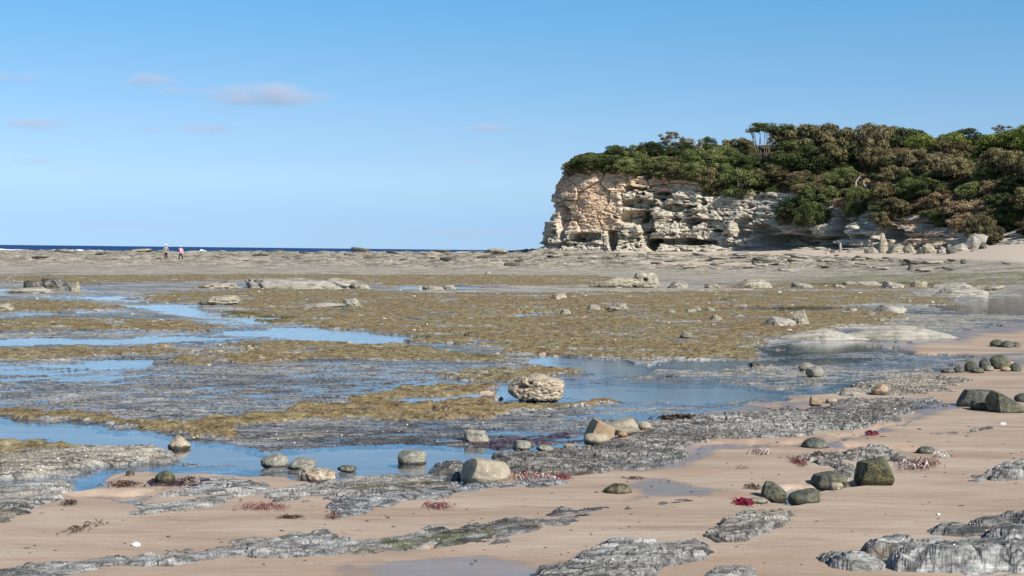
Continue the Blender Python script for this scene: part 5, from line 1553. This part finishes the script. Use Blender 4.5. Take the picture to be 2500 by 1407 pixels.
def weed_clump(label, px, py, w, d, n, mats, h=.03, slope=0.0, seed=0, name='seaweed_clump', strand=(.018, .06), wid=.0022):
    """a tangle of thin curled fronds lying on the ground"""
    x0, y0, z0 = on_shore(px, py); s = y0 / FPX
    W, D = w * s, d * y0 * y0 / (FPX * 1.65)
    rs = np.random.RandomState(seed)
    parts = [[] for _ in mats]; cx = 0
    P_ = []
    for i in range(n):
        a, b = rs.normal(size=2) * .42
        a = np.clip(a, -1, 1); b = np.clip(b, -1, 1)
        P_.append((x0 + a * W / 2, y0 + b * D / 2 + slope * a * W / 2))
    P_ = np.array(P_); Z = ground(P_[:, 0], P_[:, 1])['H']
    n = int(n * .8)
    while len(P_) < n:
        P_ = np.concatenate([P_, P_ + rs.normal(size=P_.shape) * [W * .08, D * .08]])
    Z = ground(P_[:, 0], P_[:, 1])['H']
    root = thing(name, label, 'seaweed', (x0, y0, float(Z.mean())))
    for i in range(n):
        L = rs.uniform(*strand); th = rs.uniform(0, 6.28); k = 6; cur = rs.uniform(-2.5, 2.5)
        px_, py_ = P_[i]; z = max(Z[i], 0) + .002
        zz = rs.uniform(.3, 1) * h
        pts = []
        for j in range(k):
            t_ = j / (k - 1); ang = th + cur * t_
            pts.append((px_, py_, z + zz * math.sin(t_ * math.pi) + .002)); px_ += math.cos(ang) * L / k; py_ += math.sin(ang) * L / k
        pts = np.array(pts); dr_ = np.gradient(pts, axis=0); dr_ /= np.linalg.norm(dr_, axis=1)[:, None]
        side = np.cross(dr_, rs.normal(size=3)); side /= np.linalg.norm(side, axis=1)[:, None] + 1e-9
        ww = wid * rs.uniform(.6, 1.6) * np.sin(np.linspace(.5, 2.9, k))[:, None]
        parts[rs.randint(len(mats)) if i > len(mats) else i % len(mats)].append((pts - side * ww, pts + side * ww))
    for q, m_ in zip(parts, mats):
        V = []; F = []
        for A_, B_ in q:
            o_ = len(V)
            for u_, v_ in zip(A_, B_): V.append(u_); V.append(v_)
            for j in range(len(A_) - 1): F.append((o_ + 2 * j, o_ + 2 * j + 1, o_ + 2 * j + 3, o_ + 2 * j + 2))
        if not F: continue
        V = np.array(V) - np.array([x0, y0, float(Z.mean())])
        link('fronds', np_mesh('fronds', V, np.array(F)), m_, root)
    return root


weed_clump('long pink red seaweed clump lying on the sand left of the middle', 640, 1258, 130, 18, 260, [M_RED, M_PINK, M_PINK], seed=1)
weed_clump('oval red seaweed clump below the dark slate outcrop', 1072, 1255, 66, 14, 170, [M_RED, M_PINK], seed=2)
weed_clump('wide pink and cream seaweed drift along the foot of the cracked grey rocks', 1300, 1180, 150, 20, 420, [M_PINK, M_PINK, M_WHT, M_RED], seed=3)
weed_clump('crimson seaweed tuft at the right end of the wide pink drift', 1372, 1182, 40, 10, 110, [M_RED, M_MAG], seed=4)
weed_clump('diagonal rust and white seaweed drift right of the tallest mossy boulder', 2240, 1150, 130, 22, 520, [M_PINK, M_RED, M_DKW, M_WHT], slope=.9, seed=5, h=.045)
weed_clump('white bleached tuft at the top of the diagonal seaweed drift', 2297, 1126, 24, 8, 90, [M_WHT], seed=6)
weed_clump('pink and black seaweed tuft left of the cracked pale rock', 1950, 1143, 44, 22, 170, [M_MAG, M_PINK, M_DKW], seed=7, h=.04)
weed_clump('small dark red tuft on the left tip of the cracked pale rock', 1992, 1130, 22, 6, 60, [M_RED, M_DKW], seed=8)
weed_clump('small brown and pink tuft with a long tail on the open sand', 1855, 1120, 50, 12, 110, [M_PINK, M_DKW, M_WHT], seed=9)
weed_clump('faint pink tuft alone above the open sand', 1812, 1155, 34, 8, 45, [M_PINK], seed=10, h=.01)
weed_clump('bright magenta seaweed blade left of the speckled stone', 1816, 1245, 36, 12, 120, [M_MAG], seed=11, wid=.006)
weed_clump('small magenta seaweed tuft alone on the upper beach', 2127, 1072, 22, 7, 70, [M_MAG, M_RED], seed=12, wid=.006)
weed_clump('brown wisp of seaweed right of the barnacled mound', 1550, 1182, 52, 7, 60, [M_DKW], seed=13, h=.012)
weed_clump('thin dark seaweed strand running diagonally on the left sand', 205, 1305, 80, 30, 90, [M_DKW], slope=1.1, seed=14, h=.012)
weed_clump('black weed on the small ledge with a hole below the red clump', 815, 1280, 40, 14, 60, [M_DKW, M_PINK], seed=15)
weed_clump('dark flat seaweed strand left of the dark slate outcrop', 705, 1281, 66, 8, 110, [M_DKW], seed=16, h=.012)
weed_clump('dark weed scraps left of the round mossy pool boulders', 1838, 1206, 44, 8, 70, [M_DKW], seed=17)
weed_clump('black weed strip beside the broken ledge at lower left', 170, 1248, 34, 8, 60, [M_DKW], seed=18)
weed_clump('brown weed heap left of the two toned rock', 300, 1200, 90, 14, 260, [M_DKW, M_DKW, M_PINK], seed=19, h=.03)
weed_clump('brown weed trailing right of the two toned rock', 455, 1194, 60, 10, 170, [M_DKW, M_DKW, M_PINK], seed=20, h=.025)
weed_clump('dark weed strewn across the sand above the ochre slab', 1650, 1032, 110, 8, 200, [M_DKW], seed=21, h=.03, strand=(.05, .16), wid=.008)

# the white shell-like lump at lower left
put_rock('white_shell_lump', 'ragged white lump alone on the sand at lower left', 332, 1349, 24, 11, 'white' if 'white' in RM else 'pale', sub=4, seed=600, amp=.35, freq=2.5, cf=.3)
t_ = NT('white_shell'); t_.bsdf((.80, .80, .78), .6, None, .3)
bpy.data.objects['white_shell_lump'].data.materials[0] = t_.mat
put_rock('white_shell_lump', 'tiny white fragment on the open sand above the large lumpy outcrop', 2291, 1273, 9, 5, 'pale', sub=3, seed=601, amp=.3)
bpy.data.objects['white_shell_lump.001'].data.materials[0] = t_.mat
put_rock('white_shell_lump', 'thin white fragment on the upper sand at the right edge', 2448, 1046, 18, 5, 'pale', sub=3, seed=602, amp=.3)
bpy.data.objects['white_shell_lump.002'].data.materials[0] = t_.mat

# scattered bits of weed and shell that nobody could count
def scatter(name, label, cat, n, mat, region, size, labels, seed, flat=.5):
    rs = np.random.RandomState(seed); pts = []
    XY = np.array([on_shore(rs.uniform(region[0], region[2]), rs.uniform(region[1], region[3]))[:2] for _ in range(n * 3)])
    g = ground(XY[:, 0], XY[:, 1])
    for k in range(len(XY)):
        if int(g['lab'][k]) in labels and g['hz'][k] > .002 and len(pts) < n: pts.append((XY[k, 0], XY[k, 1], float(g['H'][k]), XY[k, 1] / FPX))
    V, F = ico(1); Vs = []; Fs = []
    for i, (x, y, z, s) in enumerate(pts):
        v = V * (1 + .35 * rs.normal(size=(len(V), 1)).clip(-1, 1)) * rs.uniform(.3, 1.0) ** 2 * 2.4 * size * s * np.array([rs.uniform(.8, 2.2), rs.uniform(.6, 1.4), flat])
        a_ = rs.uniform(0, 6.28); v = v @ np.array([[math.cos(a_), math.sin(a_), 0], [-math.sin(a_), math.cos(a_), 0], [0, 0, 1]])
        Vs.append(v + np.array([x, y, z])); Fs.append(F + i * len(V))
    link(name, np_mesh(name, np.concatenate(Vs), np.concatenate(Fs)), mat, kind='stuff', label=label, category=cat)


scatter('seaweed_litter', 'dark crumbs of seaweed scattered over the sand', 'litter', 420, M_DKW, (0, 1040, 2500, 1405), 1.9, (1,), 31, .4)
scatter('shell_fragments', 'white shell fragments and barnacles scattered over the rocks', 'shells', 260, t_.mat, (0, 1000, 2500, 1405), 1.1, (0,), 32, .7)
t_ = NT('pale_pebble'); t_.bsdf((.50, .46, .40), .8, None, .2)
scatter('pale_pebbles', 'pale pebbles dotted over the seaweed flats', 'pebbles', 260, t_.mat, (0, 690, 2400, 900), 1.9, (0, 2), 33, .6)

# ------------------------------------------------------------------ the two walkers on the reef
def flat_mat(name, a, b=None, sc=20, rough=.8):
    t = NT(name)
    if b is None: t.bsdf(a, rough, None, .2)
    else:
        n = t.noise(t.coord('Object'), sc, 2, .5); t.bsdf(t.ramp(n, [(.47, a), (.53, b)]), rough, None, .2)
    return t.mat


M_SKIN = flat_mat('skin', (.48, .30, .21), rough=.5)


def skinned(name, chains, mat, parent, sub=2):
    """chains: lists of (x,y,z,r); a vertex that repeats an earlier position joins there"""
    V = []; E = []; Rr = []; idx = {}
    for ch in chains:
        prev = None
        for (x, y, z, r) in ch:
            k = (round(x, 4), round(y, 4), round(z, 4))
            if k not in idx: idx[k] = len(V); V.append((x, y, z)); Rr.append(r)
            if prev is not None and prev != idx[k]: E.append((prev, idx[k]))
            prev = idx[k]
    me = bpy.data.meshes.new(name); me.from_pydata(V, E, []); me.update()
    o = link(name, me, mat, parent)
    md = o.modifiers.new('Skin', 'SKIN'); md.use_smooth_shade = True
    for v, r in zip(me.skin_vertices[0].data, Rr): v.radius = (r, r)
    me.skin_vertices[0].data[0].use_root = True
    o.modifiers.new('Sub', 'SUBSURF').levels = sub; o.modifiers['Sub'].render_levels = sub
    return o


def hand(wx, wy, wz, side):
    out = []
    for i in range(4):
        dy = (i - 1.5) * .020; L = (.070, .080, .076, .060)[i]
        out.append([(wx, wy, wz, .026), (wx, wy + dy, wz - .085, .0095), (wx + .004, wy + dy, wz - .085 - L * .55, .0085), (wx - side * .014, wy + dy, wz - .085 - L, .007)])
    out.append([(wx, wy, wz, .026), (wx - side * .012, wy - .036, wz - .045, .010), (wx - side * .020, wy - .050, wz - .085, .008)])
    return out


def walker(label, px, py, H, stride, shirt, trousers, hat, hatc, pack=None, hem=None, facing=0.0):
    x, y, z = on_shore(px, py); z = ground_z(x, y)
    root = thing('person', label, 'person', (x, y, z - .01), facing, H / 1.75)
    s = stride
    hipz = .92 - .02 * (s > .1)
    La = (-.09, -.02, .50); Ra = (.09, .02, .50)
    fl_ = (-.10 - s * .9, -.05, .06); fr_ = (.10 + s * 1.1, .06, .06)
    kl = (-.095 - s * .35, -.08, .50); kr = (.095 + s * .5, -.04, .50)
    hands = hand(-.27, -.05, .84, -1) + hand(.27, -.04, .84, 1)
    ch = [[(0, 0, hipz + .02, .13), (0, 0, 1.12, .12), (0, -.01, 1.30, .14), (0, 0, 1.43, .08), (0, 0, 1.50, .052), (0, -.01, 1.57, .075), (0, -.015, 1.65, .092), (0, -.005, 1.73, .07)],
          [(0, -.015, 1.65, .092), (0, -.115, 1.63, .014)],
          [(0, 0, hipz + .02, .13), (-.09, 0, hipz - .06, .095), (kl[0], kl[1], kl[2], .058), (fl_[0], fl_[1], .10, .040), (fl_[0], fl_[1] - .14, .035, .035)],
          [(0, 0, hipz + .02, .13), (.09, 0, hipz - .06, .095), (kr[0], kr[1], kr[2], .058), (fr_[0], fr_[1], .10, .040), (fr_[0], fr_[1] - .14, .035, .035)],
          [(0, 0, 1.43, .08), (-.18, 0, 1.41, .060), (-.24, .02, 1.13, .043), (-.27, -.05, .84, .026)],
          [(0, 0, 1.43, .08), (.18, 0, 1.41, .060), (.24, .02, 1.13, .043), (.27, -.04, .84, .026)]] + hands
    skinned('body', ch, M_SKIN, root)
    sc_ = .018
    skinned('shirt', [[(0, 0, hipz + .04, .155), (0, 0, 1.12, .150), (0, -.01, 1.30, .165), (0, 0, 1.425, .10), (0, 0, 1.46, .07)],
                      [(0, 0, 1.425, .10), (-.18, 0, 1.41, .078), (-.24, .02, 1.13, .060), (-.268, -.04, .90, .045)],
                      [(0, 0, 1.425, .10), (.18, 0, 1.41, .078), (.24, .02, 1.13, .060), (.268, -.03, .90, .045)]], shirt, root)
    skinned('trousers', [[(0, 0, hipz + .08, .135), (0, 0, hipz, .145), (-.09, 0, hipz - .07, .112), (kl[0], kl[1], kl[2], .078), (fl_[0], fl_[1], .15, .062)],
                         [(0, 0, hipz, .145), (.09, 0, hipz - .07, .112), (kr[0], kr[1], kr[2], .078), (fr_[0], fr_[1], .15, .062)]], trousers, root)
    skinned('hair', [[(0, .03, 1.64, .085), (0, .02, 1.70, .085), (0, .05, 1.58, .06)]], flat_mat('hair', (.04, .03, .02)), root)
    for ex in (-.032, .032):
        bm = bmesh.new(); bmesh.ops.create_icosphere(bm, subdivisions=1, radius=.010); me = bpy.data.meshes.new('eye'); bm.to_mesh(me); bm.free()
        link('eye', me, flat_mat('eye', (.02, .02, .02)), root, (ex, -.105, 1.655))
    # hat: crown and brim turned on a lathe
    bm = bmesh.new(); prof = [(.155 if hat == 'brim' else .125, 1.715), (.105, 1.72), (.105, 1.76), (.090, 1.80), (.045, 1.825), (.001, 1.83)]
    rings = [[bm.verts.new((r * math.cos(a * math.pi / 10), r * math.sin(a * math.pi / 10), zz)) for a in range(20)] for r, zz in prof]
    for r0, r1 in zip(rings, rings[1:]):
        for k in range(20): bm.faces.new((r0[k], r0[(k + 1) % 20], r1[(k + 1) % 20], r1[k]))
    me = bpy.data.meshes.new('hat'); bm.to_mesh(me); bm.free(); link('hat', me, hatc, root)
    if pack:
        skinned('sleeve_panel', [[(-.17, .0, 1.40, .085), (-.235, .02, 1.15, .07), (-.25, 0, 1.0, .06)]], pack, root)
    if hem:
        skinned('jacket_hem', [[(0, -.02, hipz + .06, .16), (0, -.02, hipz - .02, .165)]], hem, root)
    if pack or hem:
        pass
    for f in (fl_, fr_):
        skinned('boot', [[(f[0], f[1] + .02, .05, .052), (f[0], f[1] - .12, .045, .045)]], flat_mat('boot', (.03, .03, .035)), root)
    return root


walker('person in a grey green top, dark trousers and white hat standing on the far reef', 405, 641, 1.64, .0, flat_mat('grey_green_cloth', (.22, .23, .18), (.34, .34, .28), 9),
       flat_mat('black_cloth', (.018, .018, .018)), 'brim', flat_mat('white_cloth', (.85, .85, .85)), facing=.3)
walker('person striding in a pink patterned jacket, navy sleeve and pale blue cap', 441, 640, 1.66, .17, flat_mat('pink_patterned_cloth', (.62, .24, .30), (.80, .58, .62), 14),
       flat_mat('black_green_cloth', (.014, .018, .016)), 'cap', flat_mat('pale_blue_cloth', (.38, .58, .85)), pack=flat_mat('navy_cloth', (.04, .035, .14)), hem=flat_mat('dark_red_cloth', (.16, .008, .012)), facing=.2)

# seagulls: small white birds at the reef edge
def gull(label, px, py, d):
    p = at_depth(px, py, d)
    root = thing('seagull', label, 'bird', p, .4)
    skinned('body', [[(-.20, 0, .16, .03), (-.08, 0, .20, .07), (.06, 0, .22, .075), (.14, 0, .29, .04), (.19, 0, .33, .045), (.26, 0, .32, .012)], [(-.02, 0, .20, .07), (-.01, .03, .10, .010), (-.01, .03, .01, .008)], [(-.02, 0, .20, .07), (-.01, -.03, .10, .010), (-.01, -.03, .01, .008)]], flat_mat('white_plumage', (.8, .8, .8)), root)


# ------------------------------------------------------------------ clouds: thin patches of real vapour
def cloud(label, px, py, w, h, dens, seed, D=2600.0, tint=(.84, .84, .90)):
    c = at_depth(px, py, D); s = D / FPX
    hx, hz = w * s * .62, h * s * .62; hy = hx * .5
    bm = bmesh.new(); bmesh.ops.create_icosphere(bm, subdivisions=4, radius=1.0)
    for v in bm.verts:
        v.co.x *= hx; v.co.y *= hy; v.co.z *= hz
    me = bpy.data.meshes.new('cloud'); bm.to_mesh(me); bm.free()
    t = NT('thin_cloud')
    tc = t.n('TexCoord'); mp = t.n('Mapping'); t.L(tc.outputs['Object'], mp.inputs[0]); mp.inputs['Scale'].default_value = (1 / hx, 1 / hy, 1 / hz)
    ln_ = t.n('VectorMath', operation='LENGTH'); t.L(mp.outputs[0], ln_.inputs[0])
    m2 = t.n('Mapping'); t.L(tc.outputs['Object'], m2.inputs[0]); m2.inputs['Scale'].default_value = (1.6 / hx * max(1, w / h / 5), 1.5 / hx, 1.3 / hz); m2.inputs['Location'].default_value = (seed * 3.1, seed, 0)
    n = t.noise(m2.outputs[0], 1.0, 4, .6, .5)
    body = t.ss(ln_.outputs['Value'], 1.0, .25)
    d_ = t.math('MULTIPLY', t.math('MULTIPLY', body, t.ss(n, .34, .70)), dens * 4.2 / hy)
    pv = t.n('VolumePrincipled'); pv.inputs['Color'].default_value = (*tint, 1); pv.inputs['Anisotropy'].default_value = 0.0
    t.L(d_, pv.inputs['Density']); t.L(pv.outputs[0], t.out.inputs['Volume'])
    link('cloud', me, t.mat, loc=c, label=label, category='cloud', group='small thin clouds low over the sea')


if 'nocloud' not in SKIP:
    cloud('largest flat pinkish cloud, left of the middle of the sky', 650, 233, 330, 62, .50, 1)
    cloud('small mauve cloud left of the largest pinkish one', 365, 196, 150, 38, .30, 2)
    cloud('faint grey streak joining the mauve cloud and the largest one', 440, 222, 150, 22, .16, 3)
    cloud('mauve cloud cut by the left edge, upper one', 35, 188, 160, 26, .22, 4)
    cloud('pinkish low cloud at the left edge, lower one', 95, 303, 190, 30, .30, 5)
    cloud('thin streaked cloud under the largest one', 505, 315, 160, 30, .28, 6)
    cloud('small ragged grey wisp left of the thin streaked cloud', 372, 318, 64, 24, .14, 7)
    cloud('small pinkish cloud alone left of the headland', 1195, 314, 120, 30, .30, 8)
    cloud('tiny grey cloud right of the largest one', 888, 286, 60, 13, .16, 9)
    cloud('tiny grey streak right of the lone pinkish cloud, lower', 1157, 397, 84, 12, .16, 10)
    cloud('grey wispy streak above the sea at far left', 82, 392, 120, 26, .14, 11)
    cloud('small wisp just under the largest cloud', 525, 270, 90, 14, .12, 12)
    cloud('long faint haze bank right of the middle near the horizon', 1130, 568, 330, 20, .14, 13, 5200)
    cloud('faint haze bank near the horizon in the middle', 835, 557, 190, 16, .14, 14, 5200)
    cloud('faint haze bank near the horizon at left', 300, 548, 330, 24, .10, 15, 5200)
